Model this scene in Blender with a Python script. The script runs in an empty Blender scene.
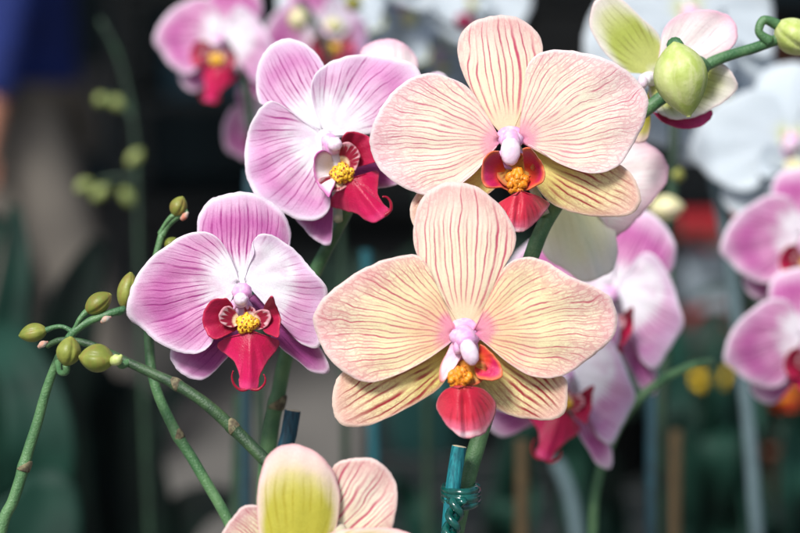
import bpy, bmesh, math, random
from mathutils import Vector, Matrix, Euler
from mathutils import noise as mnoise
R = math.radians
random.seed(7)
scene = bpy.context.scene
col = scene.collection

# ------------------------------------------------------------------ camera
PITCH = R(13)
CAM = Vector((0, 0, 1.5))
FW = Vector((0, math.cos(PITCH), -math.sin(PITCH)))
UP = Vector((0, math.sin(PITCH), math.cos(PITCH)))
RT = Vector((1, 0, 0))
LENS = 85.0
K = 36.0 / LENS / 800.0
CAMROT = Matrix((RT, UP, -FW)).transposed()          # columns: right, up, towards viewer

def at(px, py, d):
    return CAM + FW * d + RT * ((px - 400) * K * d) + UP * ((266.5 - py) * K * d)

cd = bpy.data.cameras.new('camera'); cam = bpy.data.objects.new('camera', cd); col.objects.link(cam)
cam.location = CAM; cam.rotation_euler = (math.pi / 2 - PITCH, 0, 0)
cd.lens = LENS; cd.sensor_width = 36; cd.clip_start = 0.02; cd.clip_end = 200
cd.dof.use_dof = True; cd.dof.focus_distance = 0.634; cd.dof.aperture_fstop = 6.3
cd.dof.aperture_blades = 9
scene.camera = cam

# ------------------------------------------------------------------ light
SE, SR = R(50), R(208)
w = bpy.data.worlds.new('World'); scene.world = w; w.use_nodes = True
nt = w.node_tree
for n in list(nt.nodes): nt.nodes.remove(n)
sky = nt.nodes.new('ShaderNodeTexSky'); sky.sky_type = 'NISHITA'; sky.sun_disc = False
sky.sun_elevation = SE; sky.sun_rotation = SR; sky.dust_density = 2.5; sky.ozone_density = 1.0
bg = nt.nodes.new('ShaderNodeBackground'); bg.inputs['Strength'].default_value = 0.08
wo = nt.nodes.new('ShaderNodeOutputWorld')
nt.links.new(sky.outputs[0], bg.inputs[0]); nt.links.new(bg.outputs[0], wo.inputs[0])
sd = Vector((math.cos(SE) * math.sin(SR), math.cos(SE) * math.cos(SR), math.sin(SE)))
sl = bpy.data.lights.new('sun', 'SUN'); sl.energy = 2.8; sl.angle = R(15); sl.color = (1.0, 0.985, 0.965)
so = bpy.data.objects.new('sun', sl); col.objects.link(so)
so.rotation_euler = sd.to_track_quat('Z', 'Y').to_euler(); so.location = (0, -2, 4)
scene.view_settings.view_transform = 'Standard'; scene.view_settings.look = 'None'
scene.view_settings.exposure = 0.80; scene.view_settings.gamma = 1.0

# ------------------------------------------------------------------ helpers
def tag(o, label=None, cat=None, group=None, kind=None):
    for k, v in (('label', label), ('category', cat), ('group', group), ('kind', kind)):
        if v: o[k] = v
    return o

def empty(name, loc):
    o = bpy.data.objects.new(name, None); o.location = loc; o.empty_display_size = 0.02
    col.objects.link(o); return o

def origin(o):
    v = Vector(o.location)
    return v

def link_mesh(name, verts, faces, mats, parent=None, loc=(0, 0, 0), smooth=True, midx=None):
    me = bpy.data.meshes.new(name)
    me.from_pydata([tuple(v) for v in verts], [], faces)
    if not isinstance(mats, (list, tuple)): mats = [mats]
    for m in mats: me.materials.append(m)
    if smooth: me.polygons.foreach_set('use_smooth', [True] * len(me.polygons))
    if midx: me.polygons.foreach_set('material_index', midx)
    me.update()
    o = bpy.data.objects.new(name, me); o.location = loc; col.objects.link(o)
    if parent: o.parent = parent
    return o

def copy_tree(o, parent=None):
    c = o.copy(); col.objects.link(c); c.parent = parent
    for ch in list(o.children): copy_tree(ch, c)
    return c

def cr(pts, n, closed=False):
    """Catmull-Rom resample (uniform by arc length)"""
    P = [Vector(p) for p in pts]
    Q = []
    m = len(P)
    for i in range(m - 1):
        p0 = P[max(i - 1, 0)]; p1 = P[i]; p2 = P[i + 1]; p3 = P[min(i + 2, m - 1)]
        for k in range(12):
            t = k / 12.0
            Q.append(0.5 * ((2 * p1) + (p2 - p0) * t + (2 * p0 - 5 * p1 + 4 * p2 - p3) * t * t + (3 * p1 - p0 - 3 * p2 + p3) * t ** 3))
    Q.append(P[-1])
    L = [0.0]
    for i in range(1, len(Q)): L.append(L[-1] + (Q[i] - Q[i - 1]).length)
    out = []; j = 0
    for i in range(n):
        s = L[-1] * i / (n - 1)
        while j < len(Q) - 2 and L[j + 1] < s: j += 1
        dd = L[j + 1] - L[j]
        f = 0 if dd < 1e-12 else min(max((s - L[j]) / dd, 0), 1)
        out.append(Q[j].lerp(Q[j + 1], f))
    return out

def tube_geo(path, rad, segs=20, squash=1.0, n=None, bulges=(), seam=0.0, seamn=3, caps=True):
    """verts, faces for a tube through path with radius list (interpolated)"""
    if n is None: n = max(8, len(path) * 8)
    C = cr(path, n)
    fr = None; V = []; F = []
    m = len(rad) - 1
    prevt = None
    for i, c in enumerate(C):
        t = (C[min(i + 1, n - 1)] - C[max(i - 1, 0)]).normalized()
        if fr is None:
            a = Vector((0, 0, 1)) if abs(t.z) < 0.9 else Vector((0, 1, 0))
            fr = t.cross(a).normalized()
        fr = (fr - t * fr.dot(t)).normalized(); b = t.cross(fr)
        x = i / (n - 1) * m; k = min(int(x), m - 1) if m > 0 else 0
        f = x - k; f = f * f * (3 - 2 * f)
        r = rad[0] if m == 0 else rad[k] * (1 - f) + rad[k + 1] * f
        s = i / (n - 1)
        for (bs, bw, ba) in bulges: r *= 1 + ba * math.exp(-((s - bs) / bw) ** 2)
        for j in range(segs):
            an = 2 * math.pi * j / segs
            rr = r * (1 - seam * abs(math.cos(an * seamn / 2.0)) ** 8)
            V.append(c + fr * (math.cos(an) * rr) + b * (math.sin(an) * rr * squash))
    for i in range(n - 1):
        for j in range(segs):
            a = i * segs + j; b2 = i * segs + (j + 1) % segs
            F.append((a, b2, b2 + segs, a + segs))
    if caps:
        V.append(C[0]); V.append(C[-1]); k0 = len(V) - 2; k1 = len(V) - 1; e = (n - 1) * segs
        for j in range(segs):
            F.append((k0, (j + 1) % segs, j)); F.append((k1, e + j, e + (j + 1) % segs))
    return V, F

class MB:
    def __init__(s): s.v = []; s.f = []; s.m = []
    def add(s, VF, mi=0):
        V, F = VF; o = len(s.v); s.v += list(V); s.f += [tuple(i + o for i in f) for f in F]; s.m += [mi] * len(F); return s
    def tube(s, path, rad, mi=0, **k): return s.add(tube_geo(path, rad, **k), mi)
    def box(s, c, h, mi=0, rot=None):
        c = Vector(c); V = []
        for x in (-1, 1):
            for y in (-1, 1):
                for z in (-1, 1):
                    p = Vector((x * h[0], y * h[1], z * h[2]))
                    if rot: p = rot @ p
                    V.append(c + p)
        F = [(0, 1, 3, 2), (4, 6, 7, 5), (0, 4, 5, 1), (2, 3, 7, 6), (0, 2, 6, 4), (1, 5, 7, 3)]
        return s.add((V, F), mi)
    def build(s, name, mats, parent=None, org=(0, 0, 0), loc=(0, 0, 0), smooth=True, bevel=0):
        org = Vector(org)
        o = link_mesh(name, [v - org for v in s.v], s.f, mats, parent, loc, smooth, s.m)
        if bevel:
            b = o.modifiers.new('bevel', 'BEVEL'); b.width = bevel; b.segments = 2; b.limit_method = 'ANGLE'
        return o

# ------------------------------------------------------------------ shader building
def lin(h):
    h = h.lstrip('#'); o = []
    for i in (0, 2, 4):
        c = int(h[i:i + 2], 16) / 255.0
        o.append(c / 12.92 if c <= 0.04045 else ((c + 0.055) / 1.055) ** 2.4)
    return (*o, 1.0)

class S:
    def __init__(s, name):
        s.m = bpy.data.materials.new(name); s.m.use_nodes = True; s.t = s.m.node_tree
        for n in list(s.t.nodes): s.t.nodes.remove(n)
        s.out = s.t.nodes.new('ShaderNodeOutputMaterial')
        s._tc = None
    def n(s, t): return s.t.nodes.new(t)
    def put(s, sock, v):
        if isinstance(v, bpy.types.NodeSocket): s.t.links.new(v, sock)
        elif v is not None: sock.default_value = v
    def math(s, op, a, b=None, c=None, clamp=False):
        n = s.n('ShaderNodeMath'); n.operation = op; n.use_clamp = clamp
        s.put(n.inputs[0], a); s.put(n.inputs[1], b)
        if c is not None: s.put(n.inputs[2], c)
        return n.outputs[0]
    def smooth(s, v, a, b, lo=0.0, hi=1.0):
        n = s.n('ShaderNodeMapRange'); n.interpolation_type = 'SMOOTHSTEP'
        s.put(n.inputs[0], v); s.put(n.inputs[1], a); s.put(n.inputs[2], b); s.put(n.inputs[3], lo); s.put(n.inputs[4], hi)
        return n.outputs[0]
    def ramp(s, v, stops, ease='LINEAR'):
        n = s.n('ShaderNodeValToRGB'); n.color_ramp.interpolation = ease
        e = n.color_ramp.elements
        while len(e) > 1: e.remove(e[-1])
        for i, (p, c) in enumerate(stops):
            c = lin(c) if isinstance(c, str) else (c, c, c, 1)
            if i == 0: e[0].position = p; e[0].color = c
            else: x = e.new(p); x.color = c
        s.put(n.inputs[0], v); return n.outputs[0]
    def mix(s, f, a, b, mode='MIX'):
        n = s.n('ShaderNodeMix'); n.data_type = 'RGBA'; n.blend_type = mode
        s.put(n.inputs[0], f)
        s.put(n.inputs[6], lin(a) if isinstance(a, str) else a); s.put(n.inputs[7], lin(b) if isinstance(b, str) else b)
        return n.outputs[2]
    def obj(s):
        if not s._tc: s._tc = s.n('ShaderNodeTexCoord').outputs['Object']
        return s._tc
    def noise(s, scale, detail=3, rough=0.55, vec=None, out=0, dist=0):
        n = s.n('ShaderNodeTexNoise'); n.inputs['Scale'].default_value = scale; n.inputs['Detail'].default_value = detail
        n.inputs['Roughness'].default_value = rough; n.inputs['Distortion'].default_value = dist
        s.put(n.inputs['Vector'], vec if vec is not None else s.obj()); return n.outputs[out]
    def n_off(s):
        n = s.n('ShaderNodeVectorMath'); n.operation = 'ADD'; s.put(n.inputs[0], s.obj()); n.inputs[1].default_value = (3.1, 7.7, 1.3)
        return n.outputs[0]
    def voro(s, scale, feat='F1', vec=None):
        n = s.n('ShaderNodeTexVoronoi'); n.feature = feat; n.inputs['Scale'].default_value = scale
        s.put(n.inputs['Vector'], vec if vec is not None else s.obj()); return n.outputs['Distance']
    def uv(s, name):
        n = s.n('ShaderNodeUVMap'); n.uv_map = name; x = s.n('ShaderNodeSeparateXYZ')
        s.t.links.new(n.outputs[0], x.inputs[0]); return x.outputs[0], x.outputs[1]
    def vec(s, x, y, z=0.0):
        n = s.n('ShaderNodeCombineXYZ'); s.put(n.inputs[0], x); s.put(n.inputs[1], y); s.put(n.inputs[2], z); return n.outputs[0]
    def finish(s, c, rough=0.5, bump=None, bdist=0.0003, bstr=0.5, trans=0.0, tcol=None, spec=0.5, coat=0.0, sheen=0.0, metal=0.0):
        p = s.n('ShaderNodeBsdfPrincipled')
        s.put(p.inputs['Base Color'], lin(c) if isinstance(c, str) else c); s.put(p.inputs['Roughness'], rough)
        p.inputs['Specular IOR Level'].default_value = spec; p.inputs['Coat Weight'].default_value = coat
        p.inputs['Sheen Weight'].default_value = sheen; p.inputs['Metallic'].default_value = metal
        if bump is not None:
            b = s.n('ShaderNodeBump'); b.inputs['Strength'].default_value = bstr; b.inputs['Distance'].default_value = bdist
            s.put(b.inputs['Height'], bump); s.t.links.new(b.outputs[0], p.inputs['Normal'])
        r = p.outputs[0]
        if trans > 0:
            t = s.n('ShaderNodeBsdfTranslucent'); s.put(t.inputs[0], tcol if tcol is not None else (lin(c) if isinstance(c, str) else c))
            x = s.n('ShaderNodeMixShader'); x.inputs[0].default_value = trans
            s.t.links.new(r, x.inputs[1]); s.t.links.new(t.outputs[0], x.inputs[2]); r = x.outputs[0]
        s.t.links.new(r, s.out.inputs[0]); return s.m

def petal_mat(name, dist, edge, vein, vprof, w=0.16, f0=7.0, smin=0.9, octs=3, wob=0.5, rim=None, retic=None,
              freckle=None, patch=None, trans=0.36, rough=0.5, side=None, vamt=1.0, brk=(0.30, 0.55), ostr=0.72, streak=(0.35, 22, 3.5), warp=0.55, irr=0.8):
    """dist: ramp over distance from the claw; edge: (colour, start, amount) towards the margin; vein colour & profile"""
    s = S(name)
    u, g = s.uv('vein'); e, d = s.uv('pos')
    nz = s.noise(160, 3); nzl = s.noise(55, 2)
    dd = s.math('ADD', d, s.math('MULTIPLY', s.math('SUBTRACT', nz, 0.5), 0.16))
    c = s.ramp(dd, dist, 'EASE')
    ec, e0, ea = edge
    ef = s.smooth(s.math('ADD', e, s.math('MULTIPLY', s.math('SUBTRACT', nzl, 0.5), 0.35)), e0, 1.02, 0.0, ea)
    c = s.mix(ef, c, ec)
    if patch:                                           # pigment cloud of its own shape
        pc, pa, pb, pm = patch
        c = s.mix(s.math('MULTIPLY', s.smooth(s.noise(75, 3), pa, pb), pm), c, pc)
    if side:                                            # tint towards one long side of the petal
        sc_, s0, s1, sm = side
        c = s.mix(s.smooth(u, s0, s1, 0.0, sm), c, sc_)
    uw = s.math('ADD', u, s.math('MULTIPLY', s.math('SUBTRACT', s.noise(110, 3, 0.6), 0.5), s.math('MULTIPLY', g, wob)))
    oi = s.math('MULTIPLY', s.n('ShaderNodeObjectInfo').outputs['Random'], 47.0)
    low = s.math('MULTIPLY', s.math('SUBTRACT', s.noise(48, 2, 0.5), 0.5), s.math('MULTIPLY', d, warp))
    uw = s.math('ADD', uw, low)
    tot = None
    for k in range(octs):
        f = f0 * 2 ** k
        x = s.math('MULTIPLY', uw, f)
        j1 = s.noise(1.0, 1, 0.5, vec=s.vec(s.math('MULTIPLY', uw, f0 * 1.1), oi, 0.0))
        x = s.math('ADD', x, s.math('MULTIPLY', j1, irr * 2 ** k))
        fr = s.math('ABSOLUTE', s.math('SUBTRACT', s.math('FRACT', s.math('ADD', x, 0.5)), 0.5))
        fg = s.math('MULTIPLY', g, f)                   # cycles per mm
        dm = s.math('DIVIDE', fr, fg)                   # mm from the vein
        j2 = s.noise(1.0, 1, 0.5, vec=s.vec(s.math('MULTIPLY', uw, f * 0.9), oi, 5.0 + k))
        ww = s.math('MULTIPLY', s.math('ADD', j2, 0.55), w * (1.0, 0.85, 0.7, 0.6)[k])
        ln = s.smooth(dm, s.math('MULTIPLY', ww, 0.15), s.math('MULTIPLY', ww, 1.4), 1.0, 0.0)
        sp = s.math('DIVIDE', 1.0, fg)
        vis = s.smooth(sp, smin, smin * 1.7)
        bk = s.smooth(s.noise(95 + 60 * k, 2, 0.5), brk[0], brk[1])
        j3 = s.noise(1.0, 1, 0.5, vec=s.vec(s.math('MULTIPLY', uw, f * 1.0), oi, 11.0 + k))
        vend = s.math('ADD', 0.62, s.math('MULTIPLY', j3, 0.75))
        ln = s.math('MULTIPLY', ln, s.smooth(e, s.math('SUBTRACT', vend, 0.25), vend, 1.0, 0.25))
        l = s.math('MULTIPLY', s.math('MULTIPLY', ln, vis), s.math('MULTIPLY', bk, ostr ** k))
        tot = l if tot is None else s.math('MAXIMUM', tot, l)
    if streak:                                          # feathery streaks running along the veins
        sa, sf, ssz = streak
        sv = s.noise(1.0, 4, 0.65, vec=s.vec(s.math('MULTIPLY', u, sf), s.math('MULTIPLY', d, ssz)))
        tot = s.math('MAXIMUM', tot, s.smooth(sv, 0.42, 0.78, 0.0, sa))
    if retic:
        ra, rs, rw, rst = retic                         # amount, cells per radian, width, start along the petal
        n1 = s.noise(420, 2); n2 = s.noise(380, 2, vec=s.n_off())
        vx = s.math('MULTIPLY', u, rs); vy = s.math('MULTIPLY', d, rs * 0.8)
        vx = s.math('ADD', vx, s.math('MULTIPLY', n1, 1.6)); vy = s.math('ADD', vy, s.math('MULTIPLY', n2, 1.6))
        vv = s.voro(1.0, 'DISTANCE_TO_EDGE', s.vec(vx, vy))
        rl = s.smooth(vv, 0.0, rw, 1.0, 0.0)
        rl = s.math('MULTIPLY', rl, s.smooth(e, rst, rst + 0.35, 0.0, ra))
        tot = s.math('MAXIMUM', tot, rl)
    tot = s.math('MULTIPLY', tot, s.ramp(d, vprof, 'EASE'))
    tot = s.math('MULTIPLY', tot, vamt, clamp=True)
    c = s.mix(tot, c, vein)
    if freckle:
        fc, fs, fr_, fa = freckle
        fk = s.math('MULTIPLY', s.smooth(s.voro(fs), fr_ * 0.7, fr_, 1.0, 0.0), fa)
        c = s.mix(fk, c, fc)
    if rim: c = s.mix(s.smooth(e, rim[1], 1.0, 0.0, rim[2]), c, rim[0])
    # fine crystalline cell texture of the petal
    cells = s.noise(1700, 3, 0.7)
    c = s.mix(0.22, c, s.ramp(cells, [(0.3, 0.45), (0.7, 1.0)]), 'MULTIPLY')
    b = s.math('ADD', s.math('MULTIPLY', cells, 0.5), s.math('ADD', s.math('MULTIPLY', s.noise(300, 3), 0.7), s.math('MULTIPLY', tot, -0.25)))
    return s.finish(c, rough, b, 0.0006, 0.5, trans, spec=0.3, sheen=0.12)

M = {}
M['pink'] = petal_mat('pink petal', [(0.0, '#f3ecf2'), (0.26, '#f6f2f6'), (0.46, '#e4a6cf'), (0.70, '#d076b6'), (0.92, '#d88fc4')],
    ('#ecd0e4', 0.70, 0.85), '#a42a84', [(0.18, 0.0), (0.40, 1.0), (0.78, 0.85), (0.93, 0.10)], w=0.27, f0=3.6, smin=0.9, octs=3,
    rim=('#f8eef7', 0.92, 0.9), patch=('#c3609f', 0.45, 0.7, 0.35), wob=0.9, brk=(0.24, 0.52), vamt=1.15, streak=(0.42, 26, 3.0))
M['pink_pale'] = petal_mat('pale pink petal', [(0.0, '#f3f0f5'), (0.34, '#f4f1f5'), (0.54, '#ecc4e0'), (0.75, '#df98cb'), (0.95, '#e3acd6')],
    ('#f0dcef', 0.70, 0.85), '#aa3489', [(0.22, 0.0), (0.5, 0.9), (0.8, 0.7), (0.95, 0.05)], w=0.26, f0=3.6, smin=1.0, octs=3,
    rim=('#f9f1f8', 0.92, 0.9), patch=('#d07cb9', 0.45, 0.7, 0.3), wob=0.9, brk=(0.24, 0.52), vamt=1.15, streak=(0.36, 26, 3.0))
M['pink_white'] = petal_mat('pink petal with white heart', [(0.0, '#f3f1f6'), (0.46, '#f5f2f6'), (0.62, '#ecc4e0'), (0.80, '#da8cc6'), (0.95, '#de9fcf')],
    ('#ecd4eb', 0.72, 0.8), '#aa3489', [(0.35, 0.0), (0.6, 0.75), (0.85, 0.6), (0.96, 0.05)], w=0.26, f0=3.6, smin=1.0, octs=3,
    rim=('#f9f1f8', 0.92, 0.9), patch=('#cc74b2', 0.45, 0.7, 0.3), wob=0.9, brk=(0.24, 0.52), vamt=1.15, streak=(0.34, 26, 3.0))
M['pink_sepal'] = petal_mat('magenta sepal', [(0.0, '#c474b0'), (0.3, '#bb559f'), (0.7, '#bb569f'), (0.95, '#c977b5')],
    ('#e6bcda', 0.75, 0.7), '#8a2a80', [(0.1, 0.3), (0.5, 0.7), (0.9, 0.2)], w=0.26, f0=4, smin=1.0, octs=2, rim=('#f7e8f6', 0.92, 0.95),
    patch=('#a54190', 0.4, 0.65, 0.5), streak=(0.55, 30, 5))
M['orange_petal'] = petal_mat('cream rose petal', [(0.0, '#e77fae'), (0.09, '#ec9fb2'), (0.20, '#f4d9ac'), (0.5, '#f7f0c2'), (0.82, '#f8f1d2'), (1.0, '#f5ddd2')],
    ('#f0c2c6', 0.72, 0.55), '#cb4668', [(0.04, 0.15), (0.22, 0.7), (0.6, 1.0), (0.98, 1.0)], w=0.27, f0=5.0, smin=0.75, octs=3, wob=1.8,
    rim=('#f7e6df', 0.95, 0.8), patch=('#f0b0b0', 0.54, 0.74, 0.35), retic=(0.42, 18, 0.17, 0.5), brk=(0.22, 0.55), ostr=0.88, streak=(0.26, 30, 4))
M['orange_petal_pale'] = petal_mat('pale cream rose petal', [(0.0, '#e78ab8'), (0.09, '#f0b0bf'), (0.20, '#f6e4d0'), (0.55, '#faf4dd'), (0.86, '#faf0e4'), (1.0, '#f5dedc')],
    ('#f3d2d8', 0.74, 0.5), '#d0587c', [(0.04, 0.15), (0.22, 0.65), (0.6, 0.95), (0.98, 1.0)], w=0.25, f0=5.0, smin=0.75, octs=3, wob=1.8,
    rim=('#faeeee', 0.95, 0.8), patch=('#f2bcc2', 0.56, 0.76, 0.35), retic=(0.36, 18, 0.17, 0.5), brk=(0.22, 0.55), ostr=0.88, streak=(0.24, 30, 4))
M['orange_dorsal'] = petal_mat('cream rose dorsal sepal', [(0.0, '#f3dfe8'), (0.10, '#f3dfbc'), (0.5, '#f8f1d4'), (0.8, '#f8eedb'), (1.0, '#f4dcd4')],
    ('#f0cabf', 0.72, 0.65), '#cd5270', [(0.06, 0.0), (0.2, 0.8), (0.7, 1.0), (0.98, 0.9)], w=0.33, f0=5.6, smin=1.1, octs=2, wob=1.0,
    rim=('#f7e6de', 0.95, 0.75), retic=(0.42, 14, 0.2, 0.72), brk=(0.12, 0.5), ostr=0.9, streak=(0.3, 34, 3))
M['orange_low'] = petal_mat('yellow rose lateral sepal', [(0.0, '#dcd25c'), (0.3, '#f3e68c'), (0.65, '#fbf0b6'), (0.95, '#f8e4c8')],
    ('#eab0a6', 0.78, 0.6), '#a82c38', [(0.03, 1.0), (0.4, 1.0), (0.98, 1.0)], w=0.46, f0=6.5, smin=1.15, octs=2, wob=1.5,
    rim=('#f6e0d0', 0.94, 0.9), retic=(0.34, 19, 0.17, 0.25), freckle=('#b04a48', 900, 0.22, 0.15), brk=(0.18, 0.55), ostr=0.85, streak=(0.42, 36, 9))
M['green_tepal'] = petal_mat('pale green tepal', [(0.0, '#e8e6d0'), (0.15, '#cdd27e'), (0.55, '#bfca62'), (0.80, '#d8dc98'), (0.97, '#f0ead8')],
    ('#f3efe4', 0.70, 0.95), '#8f8a45', [(0.1, 0.2), (0.4, 0.7), (0.9, 0.3)], w=0.26, f0=5, smin=1.3, octs=2, rim=('#f3e2e2', 0.93, 0.8))
M['green_white'] = petal_mat('white green flushed tepal', [(0.0, '#dbe0a0'), (0.3, '#ebeebc'), (0.7, '#f0f0c8'), (0.95, '#f3efd6')],
    ('#f0eadf', 0.62, 0.8), '#c5c98a', [(0.1, 0.2), (0.5, 0.35), (0.9, 0.1)], w=0.25, f0=4, smin=1.5, octs=2, trans=0.12, streak=(0.1, 30, 4))
M['white_rose'] = petal_mat('white rose veined petal', [(0.0, '#ebe3da'), (0.4, '#f1e8e4'), (0.8, '#f0e4e3'), (1.0, '#e8c9d2')],
    ('#e6bccb', 0.74, 0.7), '#c3688a', [(0.05, 0.4), (0.5, 0.6), (0.95, 0.3)], w=0.18, f0=3.5, smin=1.2, octs=2, rim=('#dba3bb', 0.95, 0.6), trans=0.2)
M['yellow_back'] = petal_mat('yellow green sepal back', [(0.0, '#bdb636'), (0.55, '#c6bf48'), (0.76, '#d3cb6e'), (0.9, '#ead9b4'), (1.0, '#f2dccf')],
    ('#f4dcd6', 0.70, 0.97), '#b3a428', [(0.05, 0.6), (0.6, 0.7), (0.88, 0.0)], w=0.4, f0=5, smin=1.4, octs=2, rim=('#e9aeb2', 0.95, 0.7))
M['white'] = petal_mat('white petal', [(0.0, '#dcdf9c'), (0.2, '#d0dae0'), (0.8, '#d5dfe5'), (1.0, '#dde5ea')], ('#e0e8ec', 0.7, 0.5), '#d3dadd',
    [(0.1, 0.3), (0.6, 0.4), (1.0, 0.1)], w=0.2, f0=3, smin=1.5, octs=2, trans=0.4)
M['lip_red'] = petal_mat('crimson lip', [(0.0, '#960a2c'), (0.25, '#ba0c48'), (0.75, '#cc145a'), (0.95, '#da3880')],
    ('#cf4560', 0.85, 0.5), '#8d0c2b', [(0.0, 0.6), (0.5, 0.35), (1.0, 0.0)], w=0.25, f0=5, smin=1.0, octs=2, trans=0.12, rough=0.26,
    patch=('#a80f35', 0.42, 0.68, 0.45), freckle=('#e0506f', 1300, 0.15, 0.5))
M['lobe_red'] = petal_mat('dark crimson side lobe', [(0.0, '#74081e'), (0.4, '#8f0a2c'), (0.8, '#a40f3e'), (1.0, '#bb2052')],
    ('#bd2340', 0.85, 0.5), '#6d0820', [(0.0, 0.5), (1.0, 0.2)], w=0.25, f0=5, smin=1.0, octs=2, trans=0.12, rough=0.34,
    patch=('#c21f50', 0.45, 0.7, 0.4))
M['lobe_stripe'] = petal_mat('striped lobe base', [(0.0, '#e6b04a'), (0.35, '#efd5b0'), (0.7, '#f0dcdc'), (1.0, '#e8ccd4')], ('#d87f90', 0.78, 0.7), '#8d1030',
    [(0.0, 0.8), (0.3, 1.0), (0.85, 1.0), (1.0, 0.8)], w=0.85, f0=3.4, smin=0.6, octs=1, wob=0.8, irr=0.3, warp=0.1, vamt=1.4, trans=0.1, brk=(0.1, 0.25), rough=0.4)
M['lobe_pink'] = petal_mat('white lobe with pink rim', [(0.0, '#e9d6c0'), (0.5, '#efe6ea'), (1.0, '#eadbe6')], ('#c552a0', 0.74, 0.95), '#b9557f',
    [(0.0, 0.3), (1.0, 0.1)], w=0.3, f0=4, smin=1.1, octs=1, trans=0.15)
M['lobe_fire'] = petal_mat('magenta orange lobe', [(0.0, '#d8791c'), (0.35, '#cf3a2c'), (0.6, '#bd1850'), (0.9, '#c02a68')],
    ('#e0703a', 0.82, 0.9), '#7d1626', [(0.0, 0.7), (0.6, 0.3), (1.0, 0.0)], w=0.3, f0=4, smin=1.0, octs=2, trans=0.12, rough=0.35)
M['lobe_white'] = petal_mat('white pink lobe', [(0.0, '#e8bcd4'), (0.6, '#f3e3ec'), (1.0, '#efd3dc')], ('#e2604a', 0.86, 0.85), '#cf5f80',
    [(0.0, 0.3), (1.0, 0.1)], w=0.2, f0=4, smin=1.0, octs=1, trans=0.15)
M['lip_coral'] = petal_mat('coral lip white tip', [(0.0, '#a8301c'), (0.18, '#bd1c34'), (0.6, '#cc3048'), (0.80, '#da6480'), (0.95, '#f2dfe4')],
    ('#e08a96', 0.88, 0.6), '#8a1028', [(0.0, 0.8), (0.6, 0.6), (1.0, 0.0)], w=0.34, f0=4, smin=1.0, octs=2, trans=0.12, rough=0.33,
    patch=('#c01c3c', 0.42, 0.66, 0.55))
M['lip_magenta'] = petal_mat('magenta lip', [(0.0, '#8f1444'), (0.5, '#b01a5c'), (1.0, '#c23a78')], ('#c0306c', 0.8, 0.5), '#6d0c3c',
    [(0.0, 0.5), (1.0, 0.0)], w=0.3, f0=4, smin=1.2, octs=1, trans=0.12, rough=0.4)

def simple_mat(name, a, b, scale=60, rough=0.5, lo=0.35, hi=0.65, bstr=0.3, bdist=0.0004, fine=900, trans=0, coat=0, spec=0.5, extra=None, metal=0):
    s = S(name)
    c = s.mix(s.smooth(s.noise(scale, 4), lo, hi), a, b)
    if extra:                                            # (colour, scale, radius, amount) spots
        c = s.mix(s.math('MULTIPLY', s.smooth(s.voro(extra[1]), extra[2] * 0.6, extra[2], 1.0, 0.0), extra[3]), c, extra[0])
    return s.finish(c, rough, s.noise(fine, 3), bdist, bstr, trans, spec=spec, coat=coat, metal=metal)

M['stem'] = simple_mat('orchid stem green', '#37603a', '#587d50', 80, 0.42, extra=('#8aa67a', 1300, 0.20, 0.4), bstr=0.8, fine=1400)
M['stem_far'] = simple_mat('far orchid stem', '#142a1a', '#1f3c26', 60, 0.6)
M['stem_dark'] = simple_mat('dark orchid stem', '#243d24', '#3c5833', 130, 0.5, extra=('#74906a', 1300, 0.18, 0.4), bstr=0.8, fine=1400)
M['bract'] = simple_mat('dry bract', '#4a4030', '#7c7456', 500, 0.8)
M['bract_pink'] = simple_mat('pink bract tip', '#c8765c', '#a8a496', 300, 0.7)
M['column'] = simple_mat('column white', '#efe4ea', '#f5eff2', 300, 0.4, trans=0.2)
M['column_pink'] = simple_mat('column pink', '#dd9ccf', '#f0cce4', 300, 0.45, trans=0.2)
M['anther'] = simple_mat('anther cap', '#eccfe2', '#f6eaf2', 260, 0.4, trans=0.25)
M['pedicel'] = simple_mat('pedicel', '#a9b08c', '#cdbfae', 200, 0.5)
s = S('callus yellow with red dots')
sp = s.smooth(s.voro(1000), 0.30, 0.44, 1.0, 0.0)
M['callus'] = s.finish(s.mix(s.math('MULTIPLY', sp, 1.0), s.mix(s.noise(500), '#e8a91c', '#f4cf42'), '#8a2410'), 0.38, s.noise(1200, 3), 0.0006, 0.6, 0.08)
s = S('orange throat')
sp = s.smooth(s.voro(1100), 0.18, 0.36, 1.0, 0.0)
M['throat'] = s.finish(s.mix(s.math('MULTIPLY', sp, 0.75), s.mix(s.noise(350), '#d9701a', '#eca428'), '#8a1c18'), 0.35, s.noise(1000, 3), 0.0006, 0.6, 0.08)

def bud_mat(name, a, b, c2):
    s = S(name)
    g = s.n('ShaderNodeTexCoord').outputs['Generated']
    sep = s.n('ShaderNodeSeparateXYZ'); s.t.links.new(g, sep.inputs[0])
    c = s.mix(s.smooth(s.noise(95, 3), 0.35, 0.65), a, b)
    mp = s.n('ShaderNodeMapping'); mp.inputs['Scale'].default_value = (1, 1, 0.18); s.put(mp.inputs[0], s.obj())
    c = s.mix(s.math('MULTIPLY', s.smooth(s.noise(420, 3, vec=mp.outputs[0]), 0.45, 0.75), 0.45), c, c2)
    c = s.mix(s.math('MULTIPLY', s.smooth(s.noise(200, 3), 0.5, 0.7), 0.35), c, c2)
    return s.finish(c, 0.45, s.noise(700, 3), 0.0004, 0.35, 0.1, spec=0.4)
M['bud_pale'] = bud_mat('pale green bud', '#a6b65a', '#bfca80', '#d6d6a4')
M['bud'] = bud_mat('olive green bud', '#6f7a30', '#959a48', '#8a6238')
M['bud_far'] = bud_mat('far olive bud', '#6f8040', '#94a05c', '#a8a878')
M['bud_soft'] = bud_mat('cream bud', '#c9c98a', '#e0d8a8', '#e6cfc0')

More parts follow.
